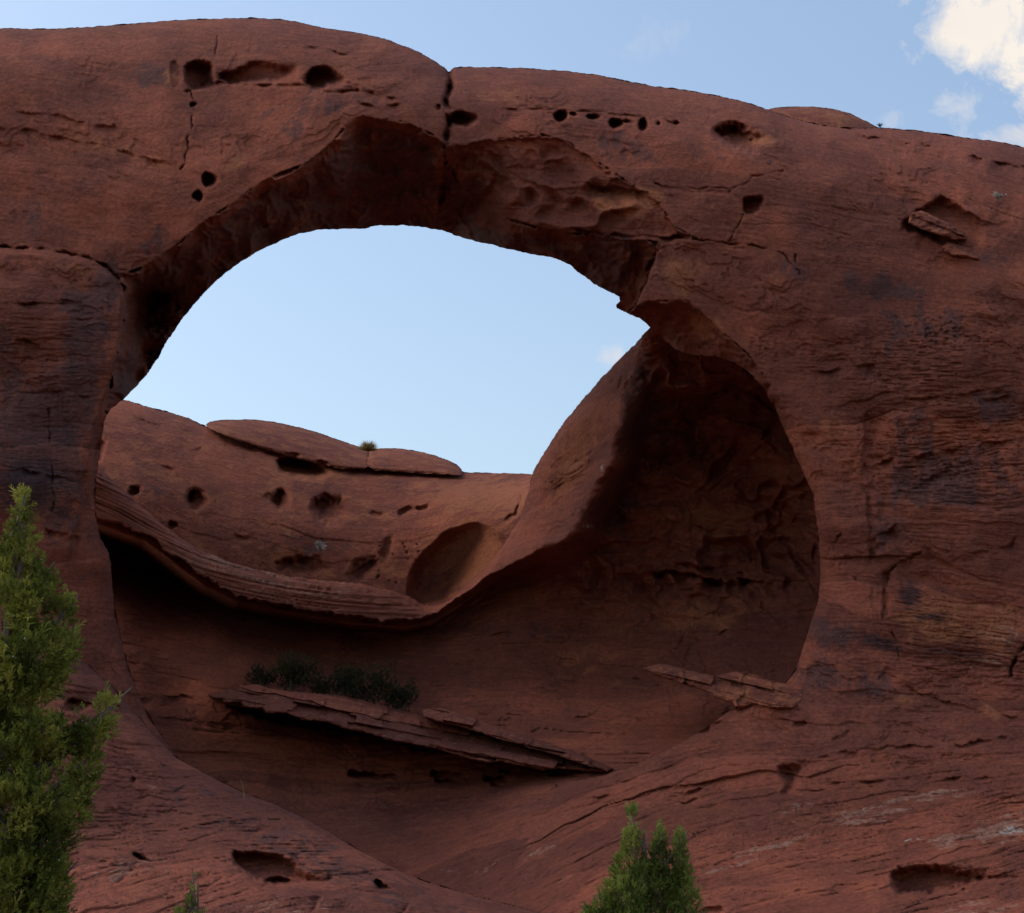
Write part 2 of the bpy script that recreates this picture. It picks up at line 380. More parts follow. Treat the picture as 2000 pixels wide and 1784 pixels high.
def solid(name, poly, Yfun, mat, T, win, h=H, rough=1.6, smooth=1, inset=16, masks=None, bedctrl=None, parent=None):
    """a rock body: its visible front is a sculpted surface bounded by its own outline, with thickness T behind it"""
    u = np.arange(win[0], win[1]+h, h, dtype=np.float32); v = np.arange(win[2], win[3]+h, h, dtype=np.float32)
    U, V = np.meshgrid(u, v)
    p = chaikin(poly, smooth, True) if smooth else np.array(poly, float)
    d = sdf(U, V, p).astype(np.float32)
    d += rough*(perlin(U/34, V/34, 5)+0.7*perlin(U/11, V/11, 6))
    hb = strata(bedctrl, U, V) if bedctrl else V
    TONE.clear(); Y = Yfun(U, V, d, hb).astype(np.float32)
    gy, gx = np.gradient(d, h); gn = np.maximum(np.hypot(gx, gy), 0.3); gx = gx/gn**2; gy = gy/gn**2
    snap = (d < 0.35*h) & (d > -1.2*h)
    Us = np.where(snap, U-d*gx, U); Vs = np.where(snap, V-d*gy, V)
    ok = d > -0.75*h
    cell = ok[:-1, :-1] & ok[1:, :-1] & ok[:-1, 1:] & ok[1:, 1:]
    nv, nu = U.shape; idx = np.arange(nu*nv).reshape(nv, nu)
    q = np.stack([idx[:-1, :-1], idx[1:, :-1], idx[1:, 1:], idx[:-1, 1:]], -1)[cell]
    pad = np.pad(cell, 1)
    e = []
    ctr = pad[1:-1, 1:-1]
    for (nb, a, b_) in ((pad[:-2, 1:-1], idx[:-1, 1:], idx[:-1, :-1]), (pad[2:, 1:-1], idx[1:, :-1], idx[1:, 1:]),
                        (pad[1:-1, :-2], idx[:-1, :-1], idx[1:, :-1]), (pad[1:-1, 2:], idx[1:, 1:], idx[:-1, 1:])):
        m = ctr & ~nb; e.append(np.stack([a[m], b_[m]], 1))
    e = np.concatenate(e)
    used = np.zeros(nu*nv, bool); used[q.ravel()] = True
    remap = np.cumsum(used)-1
    sel = np.nonzero(used)[0]; uf, vf, yf = Us.ravel()[sel], Vs.ravel()[sel], Y.ravel()[sel]
    gxf, gyf = gx.ravel()[sel], gy.ravel()[sel]
    q = remap[q]; e = remap[e]
    co = [at(uf, vf, yf)]; au = [uf]; ah = [hb.ravel()[sel]]; n0 = len(sel); src = [sel]
    bv = np.unique(e); bm = np.zeros(n0, int); bm[bv] = np.arange(len(bv)); quads = [q]
    prev = bv.copy(); base = n0
    for (ins, dt) in ((inset*0.12, 0.25*T), (inset, T)):
        co.append(at(uf[bv]+gxf[bv]*ins, vf[bv]+gyf[bv]*ins, yf[bv]+dt)); src.append(sel[bv])
        cur = np.arange(base, base+len(bv)); a, b_ = bm[e[:, 0]], bm[e[:, 1]]
        quads.append(np.stack([prev[a], cur[a], cur[b_], prev[b_]], 1)[:, ::-1]); prev = cur; base += len(bv)
    # coarse rear face
    k = max(2, int(14/h)); Us2, Vs2, d2, Y2 = U[::k, ::k], V[::k, ::k], d[::k, ::k], Y[::k, ::k]
    ok2 = d2 > inset*0.8; c2 = ok2[:-1, :-1] & ok2[1:, :-1] & ok2[:-1, 1:] & ok2[1:, 1:]
    if c2.any():
        i2 = np.arange(U2n := Us2.size).reshape(Us2.shape); q2 = np.stack([i2[:-1, :-1], i2[:-1, 1:], i2[1:, 1:], i2[1:, :-1]], -1)[c2]
        s2 = np.unique(q2); r2 = np.zeros(U2n, int); r2[s2] = np.arange(len(s2))
        co.append(at(Us2.ravel()[s2], Vs2.ravel()[s2], Y2.ravel()[s2]+T)); src.append(idx[::k, ::k].ravel()[s2]); quads.append(r2[q2]+base)
    src = np.concatenate(src)
    A = {a: np.zeros((nv, nu), np.float32) for a in ATTRS}
    A['bedding'] = .35+.4*sst(-.2, .4, perlin(U/230, V/140, 78)); A['bed_along'] = U; A['bed_level'] = hb+6*fbm(U/130, V/130, 2, 77)
    if TONE: A['bed_tone'] = TONE['t']*TONE.get('w', 1)+.45*np.round(2.2*fbm(U/120, V/70, 3, 300)+.4*perlin(U/12, V/12, 303))*.6
    if masks: masks(A, U, V, d, hb)
    me = make_mesh(name, np.concatenate(co), np.concatenate(quads), mat, {k_: x.ravel()[src] for k_, x in A.items()})
    o = bpy.data.objects.new(name, me); C.objects.link(o)
    if parent: o.parent = parent
    return o

def rounding(d, R, depth):
    t = np.clip(1-np.maximum(d, 0)/R, 0, 1); return depth*(1-np.sqrt(np.maximum(1-t*t, 0)))

# ================================================================ ROCK: the arch
SKYLINE = [(-260, 80), (-100, 62), (0, 55), (90, 56), (180, 52), (250, 47), (330, 40), (420, 36), (500, 35), (560, 38), (620, 52), (700, 64), (760, 78), (810, 97), (850, 120), (870, 133), (877, 142),
           (884, 133), (905, 131), (960, 131), (1040, 134), (1130, 141), (1180, 148), (1220, 158), (1270, 167), (1340, 176), (1400, 187), (1450, 197), (1490, 211), (1540, 228), (1600, 244), (1660, 251),
           (1720, 249), (1800, 256), (1890, 270), (1950, 276), (2000, 288), (2120, 318), (2260, 360)]
SOFFIT_EDGE = [(205, 806), (250, 775), (300, 715), (340, 645), (385, 588), (430, 541), (480, 505), (540, 474), (600, 451), (660, 447), (718, 448), (726, 441), (800, 440), (870, 451), (895, 463), (950, 476),
               (1040, 498), (1100, 507), (1150, 550), (1190, 570), (1215, 584), (1198, 600), (1225, 612), (1255, 626)]
RIGHT_EDGE = [(1285, 655), (1330, 692), (1420, 697), (1475, 735), (1510, 790), (1545, 872), (1588, 968), (1598, 1050), (1602, 1120), (1598, 1170), (1572, 1250), (1553, 1310), (1520, 1352), (1435, 1380), (1370, 1428), (1290, 1470), (1200, 1512)]
MERGE = [(1200, 1512), (1110, 1558), (1020, 1640), (930, 1780), (860, 2070)]
PILLAR_EDGE = [(430, 2070), (420, 1580), (345, 1478), (290, 1400), (252, 1310), (225, 1200), (216, 1085), (196, 1050), (187, 1005), (185, 960), (195, 880)]
ARCH_POLY = SKYLINE+[(2260, 2070)]+[(860, 2070), (930, 1780), (1020, 1640), (1110, 1558)]+RIGHT_EDGE[::-1]+SOFFIT_EDGE[::-1]+PILLAR_EDGE[::-1]+[(-260, 2070)]
# the arch body reaches past the merge line so that it and the basin floor run into each other
ARCH_POLY = SKYLINE+[(2260, 2070), (780, 2070), (850, 1760), (960, 1600), (1090, 1530)]+RIGHT_EDGE[::-1][0:]+SOFFIT_EDGE[::-1]+PILLAR_EDGE[::-1]+[(-260, 2070)]

FACE = tps([(-260, 60, 2.4), (-260, 300, .5), (-260, 800, -.6), (-260, 1300, -1), (0, 60, 2.4), (0, 200, 1.0), (0, 400, -.2), (0, 480, -.4), (250, 50, 2.4), (250, 200, .9), (250, 400, -.4), (250, 500, -.4),
            (500, 40, 2.4), (500, 130, 1.2), (500, 230, .2), (500, 330, -.5), (700, 70, 2.4), (700, 150, 1.1), (700, 230, -.1), (850, 125, 2.8), (850, 200, 1.4), (850, 270, 1.2),
            (950, 135, 3.2), (950, 200, 2.2), (950, 280, 1.6), (1150, 145, 3.2), (1150, 220, 2.0), (1130, 300, 1.2), (1300, 175, 3.2), (1300, 300, 1.1), (1300, 450, .3), (1450, 200, 3.3), (1450, 320, .9), (1450, 450, .2), (1450, 600, 0.2),
            (1700, 250, 3.6), (1700, 400, 1.2), (1700, 600, .4), (1700, 900, 0), (1700, 1200, -.4), (1700, 1400, -1), (2000, 290, 3.6), (2000, 450, 1.2), (2000, 900, -.3), (2000, 1200, -.9), (2000, 1420, -1.6), (2260, 350, 3.6), (2260, 900, -1), (2260, 1400, -2.4),
            (1590, 960, .5), (1600, 1100, .5), (1560, 1300, .3), (1550, 1400, -.8), (1400, 1430, -.1), (1300, 1480, .0), (1200, 1520, .3), (1400, 1560, -2), (1700, 1560, -3.2), (2000, 1520, -3.6), (2000, 1700, -7), (1700, 1700, -6.5), (1400, 1700, -5.5), (1200, 1600, -2.2), (1100, 1570, .4),
            (1000, 1660, -1.2), (1000, 1784, -5.5), (1400, 1784, -8.5), (1700, 1784, -9.5), (2000, 1784, -10), (900, 1800, -5), (1000, 2060, -14), (1400, 2060, -15), (2000, 2060, -16), (2260, 2060, -16.5), (2260, 1700, -8),
            (0, 520, -.8), (150, 530, -.8), (0, 800, -.7), (150, 800, -.5), (0, 1100, -.5), (150, 1100, 0), (230, 1200, .8), (0, 1400, -1), (250, 1400, .5), (350, 1550, 0), (0, 2060, -1), (400, 2060, -1), (900, 1640, 1.5), (800, 1800, -3)])
BED_ARCH = [(0, 250, 12), (300, 300, 18), (600, 120, 8), (650, 280, -20), (450, 400, -35), (0, 560, 2), (150, 700, -2), (100, 1000, 4), (1000, 200, 4), (1200, 380, 8), (1300, 430, 4), (1500, 350, 12), (1800, 300, 12), (1900, 480, 14), (1500, 550, 8),
            (1800, 680, 3), (1700, 800, -4), (1950, 850, -8), (1700, 1000, -2), (1900, 1180, 14), (1750, 1280, 10), (1600, 1330, 6), (1450, 1350, 14), (1900, 1420, 2), (1700, 1490, -9), (1950, 1600, -16), (1600, 1650, -16), (1300, 1600, -20), (1350, 1480, -22), (1800, 1700, -14), (1450, 1720, -17),
            (1150, 1680, -32), (1050, 1650, -28), (1000, 1750, -44), (1500, 1780, -12), (1900, 1780, -14)]
MERGE_POLY_L3SIDE = MERGE+[(-300, 2100), (-300, 1300), (1000, 1300)]
def floor_relief(U, V, hb):
    return partings(U, V, hb, 400)*sst(1420, 1540, V)+layers(U, V, hb, 46, .17, 11)*sst(1420, 1540, V)+relief(U, V, hb, 0.55, 1.35, 2, 0.6)

LIP1 = [(205, 808), (217, 740), (238, 650), (246, 600), (240, 562), (228, 540), (280, 520), (345, 478), (390, 440), (440, 405), (500, 362), (545, 338), (600, 318), (640, 286), (684, 234), (710, 226), (790, 238), (845, 262), (866, 280),
        (900, 284), (960, 272), (1060, 262), (1112, 278), (1128, 292), (1190, 330), (1250, 372), (1292, 398), (1312, 440), (1366, 468), (1292, 478), (1272, 520), (1258, 560), (1238, 596), (1226, 614)]
def toward(p, c, k):
    p = np.array(p, float); v = np.array(c)-p; return (p+v/np.linalg.norm(v, axis=1, keepdims=True)*k).tolist()
SOFFIT_OUT = toward(SOFFIT_EDGE, (720, 720), 30)
def arch_bed(U, V):
    return np.clip(.18+.75*blob(U, V, 1850, 820, 260, 260)+.6*blob(U, V, 1900, 1250, 260, 160)+.45*blob(U, V, 60, 720, 200, 220)+.5*blob(U, V, 1200, 400, 140, 80)+.4*blob(U, V, 1600, 1600, 600, 170)+.35*blob(U, V, 1700, 420, 300, 60), 0, 1.15)
def arch_Y(U, V, d, hb):
    Y = FACE(U, V)
    ds = line_dist(U, V, SKYLINE)
    Y += rounding(ds, 120, 3.2)
    Y += rounding(line_dist(U, V, RIGHT_EDGE[4:14]), 26, 0.7)
    Y += rounding(line_dist(U, V, PILLAR_EDGE[1:]), 40, 1.0)
    rel = relief(U, V, hb, 1.0, arch_bed(U, V), 2, 1.1)
    low = sst(1430, 1600, V)
    rel = rel*(1-low)+relief(U, V, hb, 0.55, 1.35, 2, 0.6)*low
    zr = sst(1420, 1540, V); zw = np.clip(blob(U, V, 1850, 950, 420, 480)+.8*blob(U, V, 60, 800, 220, 260)+.7*blob(U, V, 1250, 390, 220, 90), 0, 1)*(1-zr)
    la = layers(U, V, hb, 46, .17, 11); ta = TONE['t']; lb = layers(U, V, hb, 64, .12, 12); tb = TONE['t']
    rel = rel+partings(U, V, hb, 400)*np.maximum(zr, np.clip(.9*blob(U, V, 1900, 1250, 260, 140)+.7*blob(U, V, 1850, 820, 220, 200)+.6*blob(U, V, 1700, 430, 330, 70)+.5*blob(U, V, 150, 300, 260, 90)+.6*blob(U, V, 70, 720, 180, 160), 0, 1))+la*zr+lb*np.clip(zw+.22*(1-zr), 0, 1); TONE['t'] = ta*zr*.9+tb*(1-zr)*(.35+.65*zw)
    Y += rel
    # ---- pillar block stands proud under a horizontal joint
    pb = np.array([(-300, 483), (0, 483), (100, 488), (170, 503), (225, 532), (246, 580), (246, 640), (225, 740), (190, 850), (180, 960), (120, 1150), (-300, 1150)])
    dp = sdf(*wob(U, V, 4, 40, 81), pb)
    Y -= 0.55*sst(-1, 14, dp)*sst(1150, 950, V)
    step(Y, U, V, [(240, 560), (200, 515), (100, 488), (0, 483), (-250, 480)], -0.0, 20)
    crack(Y, U, V, [(-250, 480), (0, 483), (100, 487), (200, 512), (232, 545)], 3.5, 0.7, 3)
    # ---- soffits
    sof = np.array(LIP1+SOFFIT_OUT[::-1])
    ins = inside(U, V, sof)
    uu, vv = wob(*wob(U, V, 13, 46, 90), 4, 12, 92)
    dl = np.where(ins, line_dist(uu, vv, chaikin(LIP1, 1)), 0)
    k = 0.040+(0.009-0.040)*sst(880, 1010, U)
    k = k+(0.034-k)*sst(1225, 1262, U)*sst(470, 500, V)
    k = k+0.07*sst(430, 250, U)*sst(480, 580, V)
    Y += np.where(ins, k*dl*sst(0, 12, dl)+0.2*sst(0, 6, dl)+3.6*sst(0, 11, dl)*sst(340, 270, U)*sst(545, 590, V), 0)
    Y += np.where(ins, sst(0, 40, dl)*(.9*np.abs(fbm(U/150+.4*fbm(U/70, V/70, 2, 310), V/105, 2, 311))-.25), 0)
    # chamfer facet with striations beside the left soffit
    ch = [(345, 470), (395, 400), (440, 345), (470, 318), (545, 300), (545, 338), (440, 405), (390, 440)]
    dch = sdf(*wob(U, V, 5, 30, 93), np.array(ch)); wch = sst(-2, 20, dch)
    Y += wch*(0.9*sst(330, 560, (U-300)+(V-300)*1.1)+0.012*np.sin((V*0.90-U*0.42)/1.15+5*perlin(U/60, V/60, 94))*np.clip(.5+perlin(U/40, V/25, 98), 0, 1))
    # right soffit: lower dark band
    L2 = [(866, 300), (900, 365), (940, 410), (985, 425), (1060, 446), (1180, 462), (1285, 474)]
    poly2 = np.array(L2+[(1275, 520), (1245, 595), (1226, 614)]+SOFFIT_OUT[13:][::-1]+[(850, 470)])
    in2 = inside(*wob(U, V, 5, 40, 95), poly2); d2 = np.where(in2, line_dist(uu, vv, L2), 0)
    Y += np.where(in2, 0.034*d2+0.15*sst(0, 8, d2), 0)
    for ln, dep, r in [([(1100, 350), (1170, 362), (1240, 372), (1285, 380)], .5, 12), ([(1165, 402), (1215, 412), (1262, 410)], .35, 9), ([(1080, 435), (1160, 455), (1240, 460), (1310, 462), (1360, 466)], .6, 10),
                       ([(1090, 385), (1060, 400), (1010, 405), (960, 420)], .3, 14), ([(1120, 295), (1070, 320), (1000, 350), (960, 390)], .35, 20), ([(1190, 440), (1130, 425), (1085, 430)], .25, 8)]:
        step(Y, U, V, ln, dep, r)
    # facet under the right block
    LIP3 = [(1238, 600), (1262, 588), (1345, 588), (1400, 638), (1460, 690), (1505, 752)]
    p3 = np.array(LIP3+[(1490, 800), (1460, 760), (1420, 725), (1330, 725), (1270, 680), (1225, 630)])
    in3 = inside(U, V, p3); d3 = np.where(in3, line_dist(uu, vv, LIP3), 0)
    Y += np.where(in3, 0.026*d3+0.25*sst(0, 10, d3)+0.9*sst(1330, 1290, U)*sst(0, 20, d3), 0)
    # ---- hollows of the span
    pit(Y, U, V, [(357, 122), (385, 117), (420, 118), (420, 160), (440, 168), (420, 174), (370, 180), (356, 150)], 2.2, 14, (.35, .1), 3, 1)
    pit(Y, U, V, [(424, 140), (470, 133), (485, 116), (560, 118), (598, 124), (585, 148), (560, 168), (500, 165), (430, 166)], 1.15, 16, (0, .5), 5, 1)
    pit(Y, U, V, [(588, 162), (602, 136), (622, 127), (656, 130), (682, 156), (674, 170), (640, 176), (606, 174)], 2.4, 15, (-.35, 0), 3, 1)
    crack(Y, U, V, [(365, 178), (420, 163), (470, 165), (530, 171), (590, 165), (640, 182), (700, 178)], 4, .35, 3)
    pit(Y, U, V, [(330, 120), (355, 118), (360, 165), (335, 180)], .35, 8)
    crack(Y, U, V, [(424, 72), (420, 118)], 2, .35, 3); crack(Y, U, V, [(372, 178), (378, 205), (370, 260), (366, 300), (355, 330)], 2.2, .4, 5)
    pit(Y, U, V, ell(378, 206, 7, 6), .8, 4); pit(Y, U, V, ell(409, 352, 16, 16), 1.9, 8); pit(Y, U, V, ell(388, 384, 11, 12), 1.6, 6)
    pit(Y, U, V, ell(905, 233, 32, 18), 1.9, 13, (-.3, -.2)); 
    crack(Y, U, V, [(877, 134), (880, 165), (872, 200), (876, 240), (870, 285)], 5, 1.3, 5)
    pit(Y, U, V, ell(876, 178, 6, 14), .9, 5); pit(Y, U, V, ell(873, 262, 5, 14), .9, 4); pit(Y, U, V, ell(857, 210, 6, 7), .5, 4)
    for (cx, cy, rx, ry, dp_) in [(1098, 227, 17, 13, 1.1), (1122, 224, 10, 6, .5), (1160, 228, 15, 8, .8), (1205, 241, 17, 11, 1.1), (1257, 245, 13, 14, 1.1), (1288, 242, 6, 5, .6), (1322, 241, 8, 6, .5), (1230, 238, 14, 6, .4)]:
        pit(Y, U, V, ell(cx, cy, rx, ry), dp_*1.55, 8, (-.25, .1), 3)
    crack(Y, U, V, [(985, 214), (1040, 216), (1090, 214), (1140, 218), (1200, 222), (1260, 230), (1330, 240)], 3, .25, 4)
    pit(Y, U, V, [(1386, 256), (1398, 240), (1436, 234), (1490, 246), (1536, 266), (1524, 284), (1496, 296), (1476, 316), (1440, 300), (1404, 280)], 2.3, 34, (-.6, -.3), 3)
    pit(Y, U, V, [(1450, 388), (1465, 382), (1492, 380), (1495, 395), (1478, 420), (1450, 420)], 1.2, 7, (-.5, -.2), 2)
    pit(Y, U, V, [(1700, 395), (1713, 395), (1700, 420)], .2)
    crack(Y, U, V, [(1440, 368), (1300, 368), (1280, 360)], 1.6, .2); crack(Y, U, V, [(1452, 420), (1425, 470)], 1.8, .25)
    crack(Y, U, V, [(1425, 372), (1440, 368), (1480, 340), (1530, 335)], 1.6, .22)
    crack(Y, U, V, [(1366, 468), (1440, 478), (1530, 490), (1555, 530)], 2.2, .3)
    # broken hollow with the loose block, right
    pit(Y, U, V, [(1755, 452), (1765, 430), (1800, 404), (1838, 378), (1850, 388), (1900, 412), (1925, 432), (1985, 440), (1930, 452), (1915, 500), (1880, 500), (1840, 482), (1795, 458)], .95, 16, (-.3, -.3), 4, 0)
    step(Y, U, V, [(1985, 440), (1925, 432), (1880, 410), (1845, 382)], -.3, 24)
    step(Y, U, V, [(1700, 450), (1725, 446), (1765, 428), (1800, 402), (1838, 378)], .0, 12)
    # right wall: ledges, joints, plates
    for ln, dep, r in [([(1880, 300), (1930, 312), (1990, 325), (2100, 340)], .6, 12), ([(1655, 262), (1700, 268), (1760, 275), (1830, 290)], .3, 12), ([(1890, 278), (1940, 282)], .3, 6),
                       ([(1540, 724), (1600, 728), (1700, 712), (1730, 712)], .25, 14), ([(1880, 690), (1800, 700), (1760, 695)], .0, 9), ([(1690, 910), (1760, 895), (1850, 880), (1920, 865), (2000, 858)], .3, 12), ([(1860, 902), (1940, 898), (2000, 912)], .35, 9),
                       ([(1690, 970), (1760, 960), (1800, 948)], .25, 8), ([(1690, 1060), (1735, 1040), (1760, 1022)], .4, 10), ([(1738, 1112), (1765, 1095), (1795, 1082)], .4, 10), ([(1790, 950), (1840, 925), (1860, 900)], .25, 8),
                       ([(1560, 1420), (1640, 1405), (1700, 1398)], .0, 8), ([(1540, 1490), (1620, 1475), (1680, 1465), (1760, 1455), (1850, 1462), (1930, 1440), (2000, 1445)], .24, 12), ([(1605, 1455), (1620, 1445), (1640, 1436)], .4, 8),
                       ([(1760, 1340), (1860, 1375), (2000, 1408)], .25, 9), ([(1600, 1530), (1750, 1522), (1900, 1520), (2000, 1512)], .25, 12), ([(1130, 1560), (1190, 1550), (1240, 1540)], .45, 12), ([(1310, 1570), (1350, 1562), (1375, 1558)], .45, 8),
                       ([(1320, 1555), (1360, 1540), (1385, 1532)], .4, 8), ([(1500, 1680), (1560, 1660), (1640, 1640)], .0, 9), ([(1250, 1385), (1360, 1378)], .0, 8), ([(1400, 1752), (1500, 1740), (1600, 1735), (1740, 1715)], .15, 10),
                       ([(1560, 845), (1610, 850)], .25, 6), ([(1640, 935), (1690, 940)], .25, 6), ([(1500, 705), (1560, 675), (1590, 672)], .2, 8), ([(1700, 790), (1790, 780), (2000, 755)], .22, 9), ([(1900, 790), (1960, 775), (2000, 765)], .3, 9),
                       ([(1330, 1440), (1380, 1420), (1440, 1405)], .3, 9), ([(1900, 575), (1940, 580), (2000, 590)], .2, 8), ([(1880, 1085), (1960, 1070), (2000, 1040)], .25, 8)]:
        step(Y, U, V, ln, dep, r)
    for ln, w_, dp_ in [([(1795, 1082), (1740, 1108), (1729, 1140), (1727, 1206)], 3.4, .3), ([(1727, 1206), (1745, 1240), (1756, 1280)], 2, .2), ([(2010, 1250), (1978, 1290), (1975, 1320)], 4, .5), ([(1640, 1045), (1620, 1080), (1618, 1090)], 2, .2),
                        ([(1555, 500), (1560, 540)], 2, .2), ([(95, 800), (97, 860), (104, 960), (104, 1000)], 2, .2), ([(1645, 1110), (1670, 1135)], 2, .25), ([(1290, 485), (1268, 520), (1262, 545)], 2, .3)]:
        crack(Y, U, V, ln, w_, dp_)
    pit(Y, U, V, [(1724, 1118), (1738, 1112), (1738, 1204), (1726, 1206)], .22, 5, (0, 0), 2, 0)
    step(Y, U, V, [(1700, 1120), (1692, 1000), (1686, 900), (1690, 780)], .22, 60, 8)
    # honeycomb pitting
    hm = blob(U, V, 1830, 650, 90, 34)+0.7*blob(U, V, 1500, 680, 50, 26, 40)+.6*blob(U, V, 1850, 920, 110, 40, -8)
    Y += hm*0.09*sst(.18, .42, perlin(U/9.5, V/5.2, 97))
    sl_ = blob(U, V, 1880, 880, 190, 130)+.6*blob(U, V, 1750, 700, 240, 60)+.7*blob(U, V, 1900, 1280, 170, 90)+.5*blob(U, V, 90, 720, 120, 160)+.5*blob(U, V, 1420, 1360, 120, 60)
    hh = hb+6*fbm(U/80, V/80, 2, 180)
    Y += sl_*.45*(.20*sst(.16, .34, perlin(U/70, hh/6, 181))*sst(-.2, .2, perlin(U/60, V/40, 182))+.16*sst(.2, .35, perlin(U/38, hh/3.8, 183)))
    # left wall slits and plates
    for ln, dep, r in [([(0, 592), (60, 588), (140, 590)], .35, 7), ([(60, 585), (100, 582), (160, 590)], .2, 6), ([(20, 668), (60, 665), (100, 690)], .35, 9), ([(80, 760), (130, 770), (190, 775)], .3, 8), ([(0, 905), (80, 925), (150, 945)], .3, 7),
                       ([(80, 1030), (135, 1045)], .5, 9), ([(225, 345), (250, 347)], .3, 5), ([(160, 225), (200, 245)], .3, 6), ([(-50, 240), (100, 265), (220, 290), (360, 330)], .22, 16), ([(0, 210), (120, 230), (300, 262)], .15, 12), ([(-200, 330), (0, 270), (60, 290)], .2, 14),
                       ([(120, 95), (90, 88), (60, 102)], .2, 8), ([(690, 180), (740, 178), (780, 192)], .6, 8), ([(690, 200), (750, 208), (790, 200)], .5, 7), ([(560, 82), (620, 92), (700, 108)], .2, 10), ([(330, 500), (300, 492), (240, 500)], .2, 8),
                       ([(440, 155), (500, 300)], .0, 9), ([(40, 412), (90, 415)], .2, 8)]:
        step(Y, U, V, ln, dep, r)
    for i in range(8):
        x_ = rng.uniform(110, 175); y_ = 592+i*9+rng.uniform(-4, 4); l_ = rng.uniform(20, 60); step(Y, U, V, [(x_, y_), (x_+l_*.5, y_+rng.uniform(-2, 3)), (x_+l_, y_+rng.uniform(-2, 4))], .12, 5)
    # hollows of the lower slope
    pit(Y, U, V, [(1518, 1492), (1580, 1482), (1592, 1495), (1565, 1530), (1545, 1555), (1520, 1556), (1532, 1530), (1515, 1512)], 1.0, 20, (-.1, -.2), 3)
    pit(Y, U, V, [(1735, 1706), (1760, 1690), (1820, 1686), (1900, 1690), (1980, 1700), (2060, 1704), (2060, 1724), (1990, 1726), (1930, 1736), (1880, 1744), (1820, 1752), (1755, 1752), (1740, 1740)], 2.0, 26, (-.35, .4), 3)
    pit(Y, U, V, ell(1862, 1738, 12, 6), .6, 4); pit(Y, U, V, ell(1888, 1738, 8, 5), .6, 4)
    pit(Y, U, V, [(1370, 1772), (1420, 1765), (1425, 1790), (1365, 1800)], .5, 8); pit(Y, U, V, [(1550, 1410), (1580, 1408), (1580, 1420), (1552, 1424)], .3, 4)
    # run into the basin floor beyond the merge line
    dm = sdf(U, V, np.array(MERGE_POLY_L3SIDE)); Y += 1.6*sst(0, 90, dm)*sst(1470, 1540, V)
    return Y
